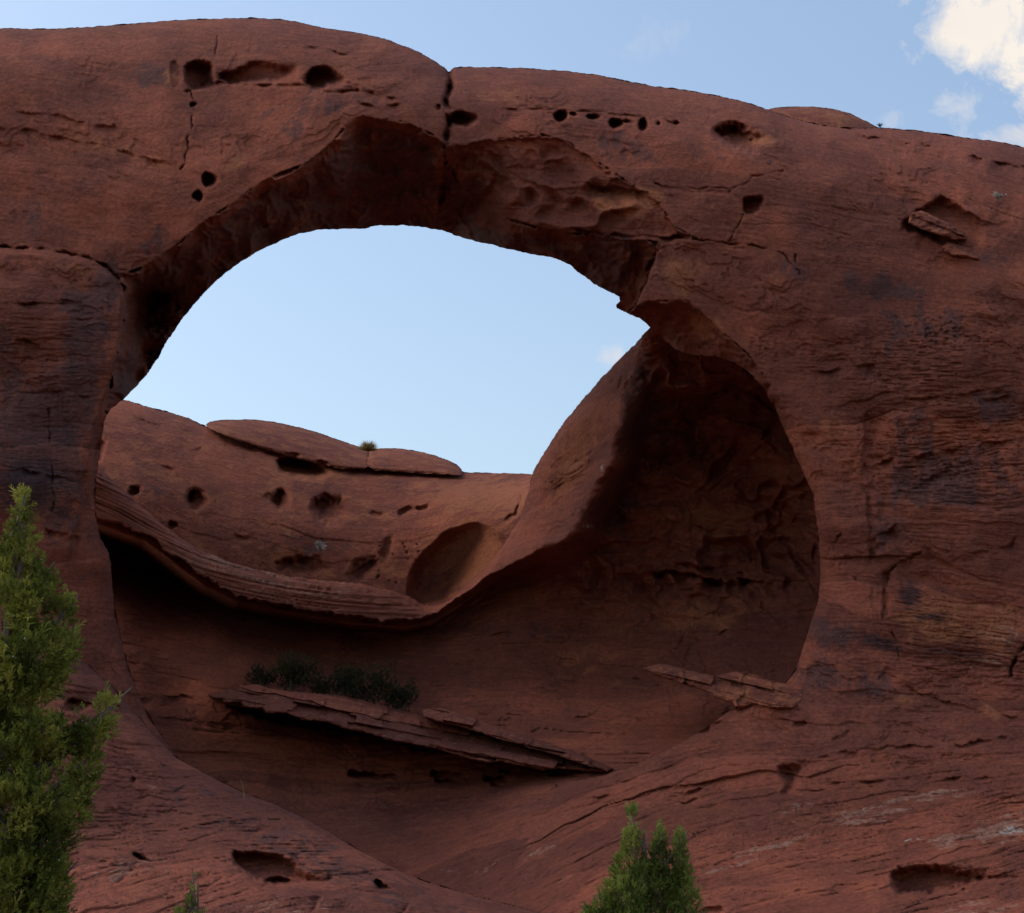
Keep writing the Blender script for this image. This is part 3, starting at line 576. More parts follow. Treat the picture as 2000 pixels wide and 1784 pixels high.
def arch_masks(A, U, V, d, hb):
    va = np.zeros(U.shape, np.float32)
    for b_ in [(1720, 560, 150, 50, 8, .5), (1800, 640, 160, 80, 0, .42), (1850, 940, 170, 90, -6, .55), (1780, 860, 90, 120, 0, .42), (1950, 790, 90, 50, -8, .5), (1640, 760, 90, 60, 0, .35), (1620, 1240, 70, 40, 10, .55), (1650, 1330, 150, 45, 8, .5),
               (1750, 1040, 80, 60, 0, .45), (1230, 290, 110, 40, 15, .45), (1400, 300, 150, 40, 8, .35), (620, 220, 160, 60, -20, .4), (300, 150, 60, 40, 0, .5), (480, 260, 120, 60, 20, .3), (80, 880, 120, 190, 0, .75), (170, 640, 80, 110, 0, .62), (30, 660, 60, 60, 0, .45), (210, 560, 40, 60, 0, .6), (160, 760, 50, 120, 0, .7),
               (300, 470, 70, 40, -30, .4), (900, 380, 80, 60, 0, .5), (1200, 480, 100, 40, 0, .5), (1560, 530, 80, 40, 10, .4), (1950, 500, 60, 40, 10, .4), (60, 420, 40, 80, 0, .4), (150, 1050, 60, 100, 0, .45), (1800, 1700, 160, 26, -6, .25), (1540, 590, 60, 40, 0, .4)]:
        va = np.maximum(va, b_[5]*blob(U, V, *b_[:5]))
    so_ = sst(0, 30, sdf(U, V, np.array(LIP1[:19]+[(870, 340), (940, 420), (1100, 460), (1270, 480), (1226, 614)]+SOFFIT_OUT[::-1]))); A['varnish'] = np.maximum(va*1.05+0.08, .60*so_); A['bedding'] = arch_bed(U, V)*.9+.1  # so_ paints the shade of the arch underside into the rock colour
    dk = np.zeros(U.shape, np.float32)
    for b_ in [(1780, 1165, 34, 40, 0, .72), (1820, 1205, 60, 16, 5, .65), (1720, 1255, 60, 20, 15, .7), (1850, 1275, 110, 9, 8, .55), (1880, 1160, 110, 9, 12, .5), (1750, 1265, 25, 16, 0, .6), (50, 940, 120, 80, 0, .72), (130, 850, 70, 70, 0, .5), (180, 640, 60, 40, 0, .5), (70, 640, 50, 24, 0, .46), (140, 720, 40, 30, 0, .5), (120, 1000, 60, 40, 0, .5),
               (1900, 985, 70, 20, -8, .45), (1600, 1215, 60, 14, 8, .4), (1950, 820, 80, 26, -8, .4), (1545, 1518, 40, 10, 0, .3), (1760, 1535, 70, 12, 0, .42), (50, 870, 60, 60, 0, .4), (1840, 590, 100, 26, 0, .3)]:
        dk = np.maximum(dk, b_[5]*blob(U, V, *b_[:5]))
    A['dark_varnish'] = dk
    fr = np.zeros(U.shape, np.float32)
    for b_ in [(1880, 1220, 190, 70, 10, .62), (1620, 830, 60, 60, 0, .5), (1450, 1350, 130, 34, 12, .6), (1220, 390, 120, 50, 5, .55), (1370, 640, 60, 40, 40, .55), (180, 530, 110, 20, 8, .4), (110, 960, 24, 60, 0, .6), (1480, 270, 60, 30, 0, .45), (1000, 190, 80, 30, 0, .45),
               (250, 300, 160, 26, 18, .45), (1330, 540, 60, 60, 0, .45), (1400, 400, 110, 50, 8, .35), (1900, 400, 120, 40, 10, .35), (460, 320, 60, 14, -45, .5), (1850, 1380, 200, 30, 8, .35), (1560, 1600, 190, 50, -10, .35), (330, 155, 16, 34, 0, .5)]:
        fr = np.maximum(fr, b_[5]*blob(U, V, *b_[:5]))
    A['fresh_and_lit'] = fr+0.05
    li = np.zeros(U.shape, np.float32)
    for b_ in [(1960, 1620, 90, 34, -12, .62), (1860, 1640, 70, 18, -8, .6), (1700, 1590, 120, 22, -12, .5), (1520, 1650, 130, 9, -14, .56), (1440, 1690, 130, 8, -12, .5), (1800, 1560, 150, 16, -8, .5), (1920, 1290, 80, 30, 10, .4), (1960, 1240, 60, 40, 8, .42), (880, 1700, 40, 9, -12, .6),
               (1060, 1660, 70, 8, -30, .5), (960, 1690, 70, 10, -30, .45), (1540, 1580, 60, 10, -10, .5), (1900, 1775, 130, 26, -6, .45), (1640, 1700, 60, 8, 0, .4), (1100, 1720, 60, 12, -30, .35)]:
        li = np.maximum(li, b_[5]*blob(U, V, *b_[:5]))
    A['lichen'] = li*1.32*(0.75+0.7*np.clip(perlin(U/60, hb/10, 88)+.2, -.5, 1))
    A['white_lichen'] = 0.55*blob(U, V, 1975, 1622, 50, 12, -6)+0.5*blob(U, V, 1780, 1640, 40, 7, -8)+.5*blob(U, V, 35, 478, 16, 6)+.55*blob(U, V, 880, 1704, 30, 5, 0)

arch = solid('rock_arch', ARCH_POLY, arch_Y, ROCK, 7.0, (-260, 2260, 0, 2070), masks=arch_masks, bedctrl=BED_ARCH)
tag(arch, 'massive red sandstone arch with a pitted span and a broad dark-stained right wall', 'rock arch')

# ================================================================ ROCK: basin behind and under the arch
RIM = [(186, 1008), (285, 1042), (366, 1104), (402, 1131), (465, 1162), (555, 1181), (690, 1204), (793, 1212), (838, 1204), (900, 1168), (956, 1123), (1040, 1083), (1113, 1056), (1152, 972), (1197, 886), (1214, 802), (1242, 690), (1259, 634)]
BASIN_POLY = [(60, 830), (190, 906), (262, 979), (330, 1034), (384, 1072), (450, 1098), (541, 1122), (620, 1132), (690, 1137), (789, 1158), (838, 1187), (872, 1176), (915, 1141), (960, 1096), (1005, 1033), (1030, 970), (1038, 925), (1060, 888), (1090, 840), (1130, 790), (1170, 744), (1210, 700), (1250, 663), (1300, 600),
              (1500, 600), (1720, 720), (1760, 1300), (1700, 1500), (1500, 1700), (1300, 2070), (60, 2070)]
UP3 = tps([(190, 906, 10), (330, 1033, 10.6), (541, 1123, 12), (690, 1137, 13.2), (789, 1158, 13.8), (838, 1187, 13.4), (186, 1010, 8.4), (366, 1105, 9), (555, 1181, 10.5), (690, 1204, 11.5), (793, 1211, 12),
           (1259, 634, 3.6), (1214, 802, 5.0), (1152, 970, 6.6), (1040, 1082, 9), (900, 1167, 11.4), (1250, 662, 6.5), (1170, 745, 8), (1090, 840, 10), (1037, 925, 12), (1005, 1033, 12.6), (915, 1141, 13.2), (1120, 960, 8.8), (1180, 830, 6.8)])
LOW3 = tps([(1300, 640, 5), (1350, 750, 7.6), (1450, 800, 9.5), (1580, 950, 9.8), (1350, 900, 12.2), (1340, 1040, 11.4), (1450, 950, 12.2), (1460, 1060, 11.8), (1530, 1080, 11.6), (1600, 1150, 9.6), (1250, 1050, 12.4), (1230, 850, 9.4), (1700, 1000, 6), (1700, 1300, 3), (1300, 1200, 11.6), (1500, 1200, 10.2), (1570, 1300, 6.8), (1100, 1200, 13.4), (1150, 1060, 12.5),
            (200, 1055, 20), (250, 1090, 23), (330, 1125, 24), (400, 1160, 23.5), (500, 1195, 21), (600, 1222, 18.5), (800, 1240, 16), (950, 1180, 15), (250, 1200, 14.2), (420, 1240, 14.4), (500, 1280, 12.6), (800, 1330, 12.6), (1100, 1330, 12), (1300, 1330, 10), (1450, 1380, 5.5), (150, 1300, 10),
            (350, 1370, 10.0), (600, 1370, 10.4), (820, 1400, 10), (1000, 1440, 8.4), (1200, 1500, 3.6), (300, 1420, 7.6), (500, 1440, 8.4), (700, 1450, 8.6), (900, 1490, 7.4), (1100, 1530, 3.6), (400, 1530, 6), (600, 1560, 6.2), (800, 1570, 5.6), (1000, 1575, 3.4), (600, 1660, 3), (800, 1660, 2.6), (900, 1700, -.5), (800, 1784, -3),
            (1000, 1660, -1.4), (900, 1800, -5.5), (500, 1784, 0), (400, 2060, -6), (900, 2060, -13), (1350, 1450, 4), (100, 1400, 9), (100, 2000, -3)])
BED_BASIN = [(300, 1050, 32), (500, 1150, 14), (750, 1190, 6), (950, 1120, -25), (1200, 850, -60), (1400, 900, 35), (1350, 1100, 8), (1500, 1200, -10), (300, 1250, 10), (700, 1280, 4), (1100, 1300, 8), (1300, 1300, 6), (1100, 1420, 12), (350, 1420, 8), (700, 1450, 6), (1000, 1500, 8), (500, 1560, 8),
             (800, 1570, 2), (1000, 1580, -12), (900, 1700, -34), (1050, 1650, -34), (700, 1700, -12)]
def basin_Y(U, V, d, hb):
    up = UP3(U, V); lo = LOW3(U, V)
    below = np.array(RIM+[(1330, 560), (1800, 560), (1800, 2100), (0, 2100), (0, 960)])
    uu, vv = wob(*wob(U, V, 7, 55, 110), 1.8+2.6*sst(880, 760, U), 13, 112)
    db = sdf(uu, vv, chaikin(below, 1, True))
    wdt = 11+15*sst(500, 760, U)+sst(1000, 1120, U)*34
    t_ = np.clip(db/wdt, 0, 1); k = (1-(1-t_)**2)*sst(1150, 900, U)+sst(-.15, 1, db/wdt)*(1-sst(1150, 900, U))
    up = up+rounding(np.where(db < 0, -db, 0)+0, 1e9, 0)
    Y = up+(lo-up)*k
    Y += rounding(d, 34, 1.6)*(db < 0)
    l1 = layers(U, V, hb, 24, .30, 21); t1 = TONE['t']; l2 = layers(U, V, hb, 58, .30, 22); t2 = TONE['t']; l3 = layers(U, V, hb, 46, .17, 11); t3 = TONE['t']
    z1 = sst(1375, 1420, V)*sst(1600, 1540, V); z3 = sst(1540, 1600, V); z2 = k*(1-sst(1330, 1400, V))*.8
    Y += partings(U, V, hb, 410, .09)*np.clip(z1+1.1*z2, 0, 1)+partings(U, V, hb, 400)*z3+l1*z1+l2*z2*.8; TONE['t'] = t1*z1+t2*(1-z1)*(1-z3)*.6+t3*z3*.9
    rv_ = fbm(U/150+.6*fbm(U/90, V/90, 2, 193), V/110, 3, 194); Y += z2*sst(1040, 1140, U)*sst(1260, 1120, V)*(.75*np.abs(rv_)*2-.5)
    Y += relief(U, V, hb, .7, 1.0, 3, 1.7)+.35*fbm(U/110, V/80, 3, 190)*sst(1000, 1200, U)*sst(1250, 1050, V)*(0.75+0.25*k)
    # rim strata, thin leaves along the band
    bandm = (sst(-8, 8, -db))*sst(900, 820, U)
    Y += bandm*(.16*perlin(U/260, (hb)/6.0, 120)+.12*sst(.1, .3, perlin(U/200, hb/4.2, 121)))
    # ledges inside the alcove
    for ln, dep, r in [([(1085, 1085), (1165, 1063), (1240, 1058)], .6, 26), ([(1255, 1120), (1330, 1116), (1400, 1132), (1505, 1136)], 1.6, 26), ([(1300, 1095), (1380, 1110), (1480, 1128)], .6, 14), ([(1360, 1205), (1410, 1190), (1425, 1160)], .3, 12), ([(1330, 1080), (1280, 1140), (1275, 1150)], .2, 12),
                       ([(1340, 1240), (1365, 1255), (1420, 1235), (1425, 1205)], .25, 10), ([(1300, 860), (1290, 885), (1255, 945)], -.4, 16), ([(1400, 1030), (1440, 1015), (1480, 975)], -.4, 20), ([(1290, 1010), (1380, 1035), (1420, 1030)], .4, 20),
                       ([(1180, 1320), (1260, 1330), (1340, 1350)], .3, 9), ([(1000, 1330), (1080, 1350), (1130, 1340)], .25, 8), ([(1000, 1440), (1050, 1420), (1110, 1405)], .25, 7), ([(1100, 1400), (1160, 1395), (1180, 1380)], .3, 7), ([(1330, 1440), (1250, 1400), (1160, 1410)], .2, 8),
                       ([(250, 1365), (320, 1360), (420, 1366)], .5, 9), ([(200, 1230), (240, 1280), (260, 1285)], .3, 8), ([(470, 1190), (560, 1215), (640, 1225), (720, 1232)], .3, 12), ([(880, 1230), (960, 1240), (1050, 1225)], .25, 10), ([(330, 1210), (370, 1195), (410, 1220)], .3, 10),
                       ([(560, 1500), (640, 1490)], .25, 6), ([(620, 1585), (660, 1570)], .4, 8), ([(660, 1520), (540, 1545)], .2, 8), ([(300, 1395), (480, 1420), (600, 1430)], .2, 7), ([(420, 1475), (520, 1490), (600, 1500)], .15, 7)]:
        step(Y, U, V, ln, dep, r)
    pit(Y, U, V, [(1300, 800), (1400, 770), (1470, 860), (1440, 930), (1330, 900)], .9, 50, (0, 0), 8)
    pit(Y, U, V, [(1480, 960), (1590, 980), (1600, 1090), (1500, 1080)], 1.2, 50, (0, 0), 8)
    # wind-cut slots in the lower wall
    for (x0, x1, y, t) in [(680, 780, 1512, 9), (785, 815, 1450, 8), (800, 900, 1460, 9), (840, 910, 1512, 9), (850, 905, 1524, 7), (945, 1015, 1522, 9), (960, 1010, 1532, 6), (975, 1015, 1506, 6), (1070, 1125, 1512, 7), (740, 775, 1444, 5), (640, 680, 1436, 4), (870, 900, 1468, 5), (1085, 1112, 1538, 5)]:
        xs = np.linspace(x0, x1, 9); t *= 1.5; top = [(x, y-t*.5-3*math.sin(i*2.1)+(x-x0)*.06) for i, x in enumerate(xs)]; bot = [(x, y+t*.5+(x-x0)*.06) for x in xs[::-1]]
        pit(Y, U, V, top+bot, 1.8, 6, (-.3, 0), 3, 1)
    for i in range(26):
        x = rng.uniform(620, 1120); y = 1440+ (x-620)*.13+rng.uniform(0, 90); l = rng.uniform(14, 60)
        step(Y, U, V, [(x, y), (x+l*.5, y+rng.uniform(-3, 4)), (x+l, y+rng.uniform(0, 7))], rng.uniform(.12, .35), 5)
    # hollow under the long slab
    pit(Y, U, V, [(430, 1372), (500, 1384), (600, 1398), (690, 1416), (760, 1440), (700, 1440), (640, 1428), (560, 1418), (490, 1400)], 5.0, 14, (0, -.2), 5)
    # stays behind the arch body
    ro = sdf(U, V, np.array(RIGHT_EDGE+[(1200, 2100), (2400, 2100), (2400, 560), (1240, 560)]))
    Y = np.where((ro > -6) & (V < 1505), np.maximum(Y, FACE(U, V)+1.3+2.2*sst(0, 60, ro)), Y)
    # floor is shared with the arch body along the merge line
    tk_ = TONE['t']; G = FACE(U, V)+floor_relief(U, V, hb); TONE['t'] = tk_
    dm = sdf(U, V, np.array(MERGE_POLY_L3SIDE)); ln = line_dist(U, V, MERGE)
    w = sst(170, 8, ln)*sst(1490, 1560, V)
    w = np.maximum(w, sst(4, -4, dm)*sst(1490, 1560, V))
    Y = Y*(1-w)+G*w
    Y += 1.6*sst(0, 90, -dm)*sst(1470, 1540, V)
    return Y
def basin_masks(A, U, V, d, hb):
    dbm = blob(U, V, 500, 1110, 330, 60, 16)
    A['lichen'] = .56*dbm*(.75+.7*np.clip(perlin(U/80, hb/7, 130)+.2, -.5, 1))+.5*blob(U, V, 880, 1702, 40, 8)+.45*blob(U, V, 960, 1690, 70, 10, -30)
    A['fresh_and_lit'] = .62*blob(U, V, 1120, 880, 60, 150, 25)+.55*blob(U, V, 1370, 1200, 200, 50)+.62*blob(U, V, 1290, 920, 12, 60, 30)+.6*blob(U, V, 1370, 1010, 80, 60)+.5*blob(U, V, 1440, 1010, 10, 50, 45)+.45*blob(U, V, 1150, 1300, 160, 60)  # mid-alcove facets and wall below: the light on them is painted in orange
    A['varnish'] = .6*blob(U, V, 1240, 830, 40, 170, 5)+.6*blob(U, V, 1180, 1000, 60, 60)+.5*blob(U, V, 1350, 850, 120, 160)+.42*blob(U, V, 900, 1230, 500, 40)+.3*blob(U, V, 1000, 1420, 260, 40, 12)
    A['white_lichen'] = .5*blob(U, V, 1150, 1028, 30, 8)+.45*blob(U, V, 1175, 920, 12, 20)
basin = solid('basin', BASIN_POLY, basin_Y, ROCK, 3.0, (60, 1760, 580, 2070), masks=basin_masks, bedctrl=BED_BASIN)
tag(basin, 'hollowed sandstone basin wall and floor seen through the arch', kind='structure')

# ================================================================ ROCK: hill beyond the rim, with loaf-shaped domes
HILL_POLY = [(60, 740), (150, 762), (245, 781), (307, 800), (361, 812), (397, 832), (450, 836), (520, 842), (600, 856), (660, 876), (715, 892), (730, 893), (800, 898), (860, 906), (905, 923), (960, 924), (1040, 926), (1160, 932), (1180, 1260), (60, 1260)]
HILLF = tps([(190, 1000, 12.5), (400, 1100, 13), (600, 1150, 14.3), (800, 1190, 14.6), (1000, 1080, 14.6), (1050, 940, 17.5), (300, 930, 15.5), (600, 1000, 17.5), (900, 990, 18), (900, 1090, 15.5), (200, 785, 21), (400, 833, 22), (650, 905, 23), (900, 925, 24), (1040, 926, 24), (60, 1260, 12), (1180, 1260, 14), (620, 1090, 15.4), (1160, 932, 22), (60, 740, 21)])
def hill_Y(U, V, d, hb):
    Y = HILLF(U, V)+rounding(line_dist(U, V, HILL_POLY[:16]), 70, 2.5)
    Y += 0.8*relief(U, V, hb, .8, .5, 4, .7)+layers(U, V, hb, 52, .08, 31, notch=.8); TONE['w'] = .6
    # drops away behind the basin rim
    bl_ = sdf(U, V, np.array([(0, 1000)]+[(x, y+14) for x, y in RIM[:13]]+[(1300, 1000), (1300, 1400), (0, 1400)])); Y += 16*sst(0, 40, bl_)
    # big oval alcove
    p = np.array([(792, 1150), (800, 1118), (825, 1080), (856, 1050), (890, 1030), (925, 1022), (960, 1030), (990, 1052), (1000, 1080), (960, 1120), (910, 1160), (850, 1190), (800, 1180)])
    dd = sdf(*wob(U, V, 4, 40, 140), chaikin(p, 2, True))
    Y += 2.6*(1-(1-np.clip((dd+2)/46, 0, 1))**2.6)*(1-.90*sst(825, 1000, U+.30*(V-1090)))+0.5*np.exp(-np.abs(dd)/14)*(dd < 0)*0
    for (cx, cy, rx, ry, r_, dp_, ed, rm) in [(388, 976, 30, 26, 20, 1.0, 20, (-.8, -.1)), (376, 970, 9, 15, 10, .9, 8, (-.3, 0)), (264, 960, 16, 11, 20, .9, 9, (-.5, 0)), (339, 1027, 13, 9, 15, .7, 8, (-.4, 0)), (554, 976, 26, 26, -20, .8, 18, (-.9, 0)), (545, 975, 7, 18, 15, .5, 6, (0, 0)), (654, 998, 52, 37, 12, 1.05, 30, (-.6, -.5)), (632, 985, 16, 22, 30, .35, 14, (0, 0)),
                                              (800, 998, 22, 9, -8, .45, 8, (-.3, 0)), (830, 993, 18, 10, -12, .45, 8, (-.2, 0)), (193, 875, 18, 34, 0, 1.2, 14, (0, 0)), (592, 916, 58, 27, 12, 2.2, 18, (0, -.9)), (530, 970, 18, 10, 0, .3, 9, (0, 0)), (600, 1108, 66, 22, 4, .7, 24, (-.3, -.9)), (712, 1112, 38, 26, -40, .7, 24, (-.5, -.7)), (758, 1070, 16, 28, 20, .4, 14, (-.6, 0)), (740, 1003, 22, 8, 5, .25, 6, (0, 0))]:
        pit(Y, U, V, ell(cx, cy, rx, ry, r_), dp_*1.45, ed, rm, 6)
    for ln, dep, r in [([(400, 842), (470, 866), (530, 886), (640, 914), (722, 920), (900, 924)], .35, 10), ([(300, 905), (330, 910), (345, 925)], .3, 8), ([(350, 870), (380, 878), (400, 868)], .25, 8), ([(540, 1098), (600, 1090), (640, 1085)], .5, 10), ([(690, 1120), (720, 1098), (745, 1090)], .5, 10), ([(420, 935), (450, 945)], .2, 8),
                       ([(540, 945), (590, 955), (640, 930)], -.3, 18), ([(450, 1040), (480, 1050), (500, 1045)], .3, 7), ([(980, 1020), (1000, 1005), (1010, 975)], .5, 8), ([(240, 800), (300, 830), (400, 850)], .2, 16)]:
        step(Y, U, V, ln, dep, r)
    crack(Y, U, V, [(1008, 1010), (1012, 985), (1020, 970)], 3, .5, 2)
    for i in range(22):
        pit(Y, U, V, ell(700+rng.uniform(30, 130), 1060+rng.uniform(0, 90), rng.uniform(1.5, 3.5), rng.uniform(1.5, 3)), .35, 3, (0, 0), 1)
    return Y
def hill_masks(A, U, V, d, hb):
    A['varnish'] = .55*blob(U, V, 600, 1060, 140, 34, 6)+.45*blob(U, V, 300, 960, 80, 60, 20)
    A['fresh_and_lit'] = .5*blob(U, V, 930, 1090, 60, 60)+.4*blob(U, V, 590, 915, 60, 26)+.4*blob(U, V, 950, 970, 90, 30)+.40
    A['lichen'] = .4*blob(U, V, 650, 1140, 200, 26, 6)
    A['white_lichen'] = .62*blob(U, V, 628, 1066, 15, 15)
BED_HILL = [(300, 850, 18), (600, 950, 10), (900, 960, -4), (600, 1100, 10), (950, 1060, -30)]
hill = solid('hill', HILL_POLY, hill_Y, ROCK, 6.0, (60, 1180, 720, 1260), masks=hill_masks, bedctrl=BED_HILL)
tag(hill, 'smooth pitted slickrock hill rising behind the basin rim', kind='structure')

def loaf(poly, Y0, R, depth, win, label, seed, ntop, lean=0.0, name='rock_dome', und=None):
    def f(U, V, d, hb):
        y = (HILLF(U, V)-Y0 if Y0 < 2 else Y0+0*U)+rounding(line_dist(U, V, poly[:ntop]), R, depth)+rounding(line_dist(U, V, poly[ntop-1:]), 9, .5)+.4*relief(U, V, hb, .5, .4, seed, .4)
        if und:
            for ln, dep, r in und: step(y, U, V, ln, dep, r)
        return y
    def m(A, U, V, d, hb): A['fresh_and_lit'] = .44+0*U
    o = solid(name, poly, f, ROCK, 5.0, win, rough=1.0, masks=m, bedctrl=[((win[0]+win[1])/2, (win[2]+win[3])/2, 8)], inset=10, h=2.0)
    tag(o, label, 'rock dome', 'loaf-shaped rock domes on the skyline'); return o
loaf([(398, 832), (409, 823), (440, 820), (490, 819), (540, 824), (600, 838), (660, 859), (700, 872), (722, 880), (722, 917), (680, 916), (640, 911), (560, 892), (480, 866), (430, 848)], 0.5, 48, 3.0, (380, 740, 800, 940), 'long low red rock dome on the skyline behind the arch, left of the yucca', 6, 9,
     und=[([(540, 878), (600, 892), (650, 905)], .8, 10)])
loaf([(716, 884), (726, 879), (750, 875), (790, 877), (840, 886), (885, 902), (906, 920), (900, 930), (850, 926), (780, 922), (716, 918)], 0.4, 32, 2.4, (710, 920, 860, 945), 'short red rock dome on the skyline behind the arch, right of the yucca', 7, 7)
loaf([(1470, 225), (1500, 211), (1550, 208), (1600, 209), (1650, 217), (1690, 235), (1715, 250), (1730, 256), (1720, 300), (1480, 300)], 6.0, 60, 3.0, (1450, 1750, 190, 310), 'low rounded hump of red rock on the skyline at the top right of the arch', 8, 8)

# ================================================================ ROCK: foreground slope, lower left
SLOPE_POLY = [(-260, 1220), (60, 1230), (120, 1255), (160, 1288), (215, 1337), (260, 1386), (300, 1435), (345, 1480), (400, 1510), (470, 1545), (540, 1572), (600, 1600), (650, 1629), (700, 1660), (760, 1690), (830, 1722), (900, 1742), (1000, 1768), (1100, 1792), (1250, 1850), (1300, 2070), (-260, 2070)]
SLOPEF = tps([(160, 1290, -3), (330, 1470, -3.8), (600, 1600, -5.6), (830, 1720, -7.4), (1000, 1768, -8), (0, 1300, -4), (-260, 1250, -4), (150, 1500, -6.6), (0, 1600, -8.5), (300, 1650, -8), (500, 1700, -8.8), (0, 1784, -11.5), (400, 1784, -11.5), (700, 1784, -10.4), (1000, 1800, -9.5), (-260, 1784, -11.5), (0, 2060, -18), (600, 2060, -19), (1200, 2060, -18), (1250, 1850, -11)])
BED_SLOPE = [(150, 1450, 20), (300, 1550, 6), (250, 1640, 3), (500, 1640, 6), (150, 1720, -22), (300, 1740, -30), (520, 1760, -28), (700, 1740, 8), (950, 1790, 8), (0, 1700, -10)]
def slope_Y(U, V, d, hb):
    Y = SLOPEF(U, V)+rounding(line_dist(U, V, SLOPE_POLY[:19]), 60, 2.0)
    Y += relief(U, V, hb, .6, 1.1, 5, .8)+layers(U, V, hb, 40, .13, 41)+partings(U, V, hb, 420)
    # lower bed stands forward under an undercut line
    edge = [(-260, 1640), (60, 1650), (150, 1654), (250, 1666), (300, 1690), (380, 1688), (440, 1692), (480, 1712), (515, 1735), (600, 1742), (640, 1742), (700, 1745), (760, 1750), (826, 1754), (900, 1790), (950, 2070)]
    lower = np.array(edge+[(-260, 2070)]); dl = sdf(*wob(U, V, 6, 36, 150), lower)
    Y -= .55*sst(-3, 12, dl)*np.exp(-np.maximum(dl, 0)/220)
    pit(Y, U, V, [(450, 1664), (480, 1661), (530, 1664), (568, 1672), (590, 1690), (606, 1706), (661, 1706), (659, 1727), (612, 1738), (590, 1733), (513, 1730), (474, 1704), (452, 1685)], 2.0, 18, (-.35, .1), 4)
    pit(Y, U, V, [(513, 1716), (560, 1712), (600, 1722), (595, 1732), (515, 1732)], 1.3, 8, (0, 0), 3)
    pit(Y, U, V, [(255, 1664), (275, 1668), (305, 1684), (290, 1690), (270, 1684)], 1.4, 9, (-.2, 0), 3)
    pit(Y, U, V, [(726, 1718), (750, 1722), (775, 1738), (755, 1745), (735, 1735)], 1.4, 9, (-.3, 0), 3)
    pit(Y, U, V, [(125, 1370), (150, 1362), (185, 1372), (175, 1392), (130, 1394)], 1.1, 10, (0, -.2), 4)
    pit(Y, U, V, ell(262, 1524, 7, 6), .4, 4)
    for ln, dep, r in [([(606, 1706), (580, 1675), (560, 1668)], .3, 8), ([(160, 1340), (220, 1370), (250, 1400), (270, 1420)], .35, 12), ([(490, 1617), (530, 1628)], .15, 5), ([(290, 1690), (240, 1720), (200, 1740)], .3, 10), ([(430, 1692), (370, 1740), (330, 1784)], .3, 10), ([(250, 1560), (330, 1550), (380, 1530)], .15, 9), ([(640, 1745), (600, 1790)], .3, 10), ([(700, 1750), (660, 1800)], .35, 10), ([(826, 1754), (760, 1800)], .4, 12),
                       ([(150, 1610), (300, 1612), (420, 1604), (560, 1640)], .14, 8), ([(200, 1580), (350, 1585), (480, 1600)], .12, 8)]:
        step(Y, U, V, ln, dep, r)
    return Y
def slope_masks(A, U, V, d, hb):
    li = np.zeros(U.shape, np.float32)
    for b_ in [(250, 1700, 150, 40, -10, .5), (310, 1540, 60, 14, 10, .5), (260, 1470, 40, 20, 30, .42), (560, 1770, 160, 30, 0, .5), (100, 1700, 100, 40, 0, .46), (480, 1580, 40, 8, 20, .45), (400, 1760, 100, 30, -20, .42)]:
        li = np.maximum(li, b_[5]*blob(U, V, *b_[:5]))
    A['lichen'] = li*(.7+.7*np.clip(perlin(U/50, hb/12, 160)+.2, -.5, 1)); A['varnish'] = .3+0*U+.25*blob(U, V, 600, 1670, 250, 40, 20)
slope = solid('slope', SLOPE_POLY, slope_Y, ROCK_MAUVE, 5.0, (-260, 1310, 1200, 2070), masks=slope_masks, bedctrl=BED_SLOPE)
tag(slope, 'mauve slickrock slope below the left pillar', kind='structure')

# ================================================================ ROCK: slabs and loose block
def slab(poly, ctrl, win, label, T=2.6, seed=9, name='rock_slab', dip=11, leaf=.20, cat='rock slab', group='layered slabs in the basin', fresh_and_lit=.3, round_=(9, .5)):
    fl = tps(ctrl)
    def f(U, V, d, hb):
        y = fl(U, V)+rounding(d, *round_)
        y = y+layers(U, V, hb+3*fbm(U/40, V/40, 2, seed+7), 15, leaf, seed, notch=.9)+.5*relief(U, V, hb, .4, .5, seed, 1.6)
        bx = U+.35*V+10*perlin(U/50, V/20, seed+8); bi = np.floor(bx/62+.6*perlin(np.floor(hb/15)*1.7, U*0, seed+9)); y = y+.30*_hash[(bi.astype(int)*13+np.floor(hb/17).astype(int)*5+seed) % 4096]*leaf/.2
        y = y+.12*fbm(U/26, V/14, 3, seed+2)
        return y
    def m(A, U, V, d, hb): A['fresh_and_lit'] = fresh_and_lit+0*U; A['lichen'] = .3+0*U
    o = solid(name, poly, f, ROCK, T, win, rough=1.3, smooth=0, masks=m, bedctrl=[((win[0]+win[1])/2, (win[2]+win[3])/2, dip)], inset=4, h=1.0)
    tag(o, label, cat, group); return o
slab([(406, 1357), (420, 1352), (436, 1353), (446, 1346), (463, 1347), (468, 1339), (502, 1336), (530, 1345), (562, 1350), (610, 1354), (667, 1359), (710, 1368), (755, 1381), (826, 1398), (900, 1420), (1000, 1450), (1100, 1480), (1190, 1503), (1185, 1509), (1130, 1506), (1085, 1502), (1060, 1505), (975, 1487), (950, 1490), (865, 1468), (850, 1462), (755, 1446), (730, 1434), (672, 1424), (640, 1410), (590, 1406), (560, 1394), (520, 1393), (512, 1384), (476, 1382), (470, 1371), (440, 1374), (432, 1367), (414, 1366)],
     [(410, 1355, 6.6), (410, 1368, 5.8), (500, 1340, 7.0), (491, 1382, 4.9), (670, 1359, 7.0), (672, 1410, 4.5), (850, 1402, 6.4), (865, 1456, 4.0), (1000, 1450, 4.9), (975, 1480, 3.4), (1190, 1503, 2.6), (1185, 1509, 2.4)], (390, 1210, 1325, 1520), 'long thin tilted sandstone slab jutting out below the dark bushes', 3.2, 9, fresh_and_lit=.15)
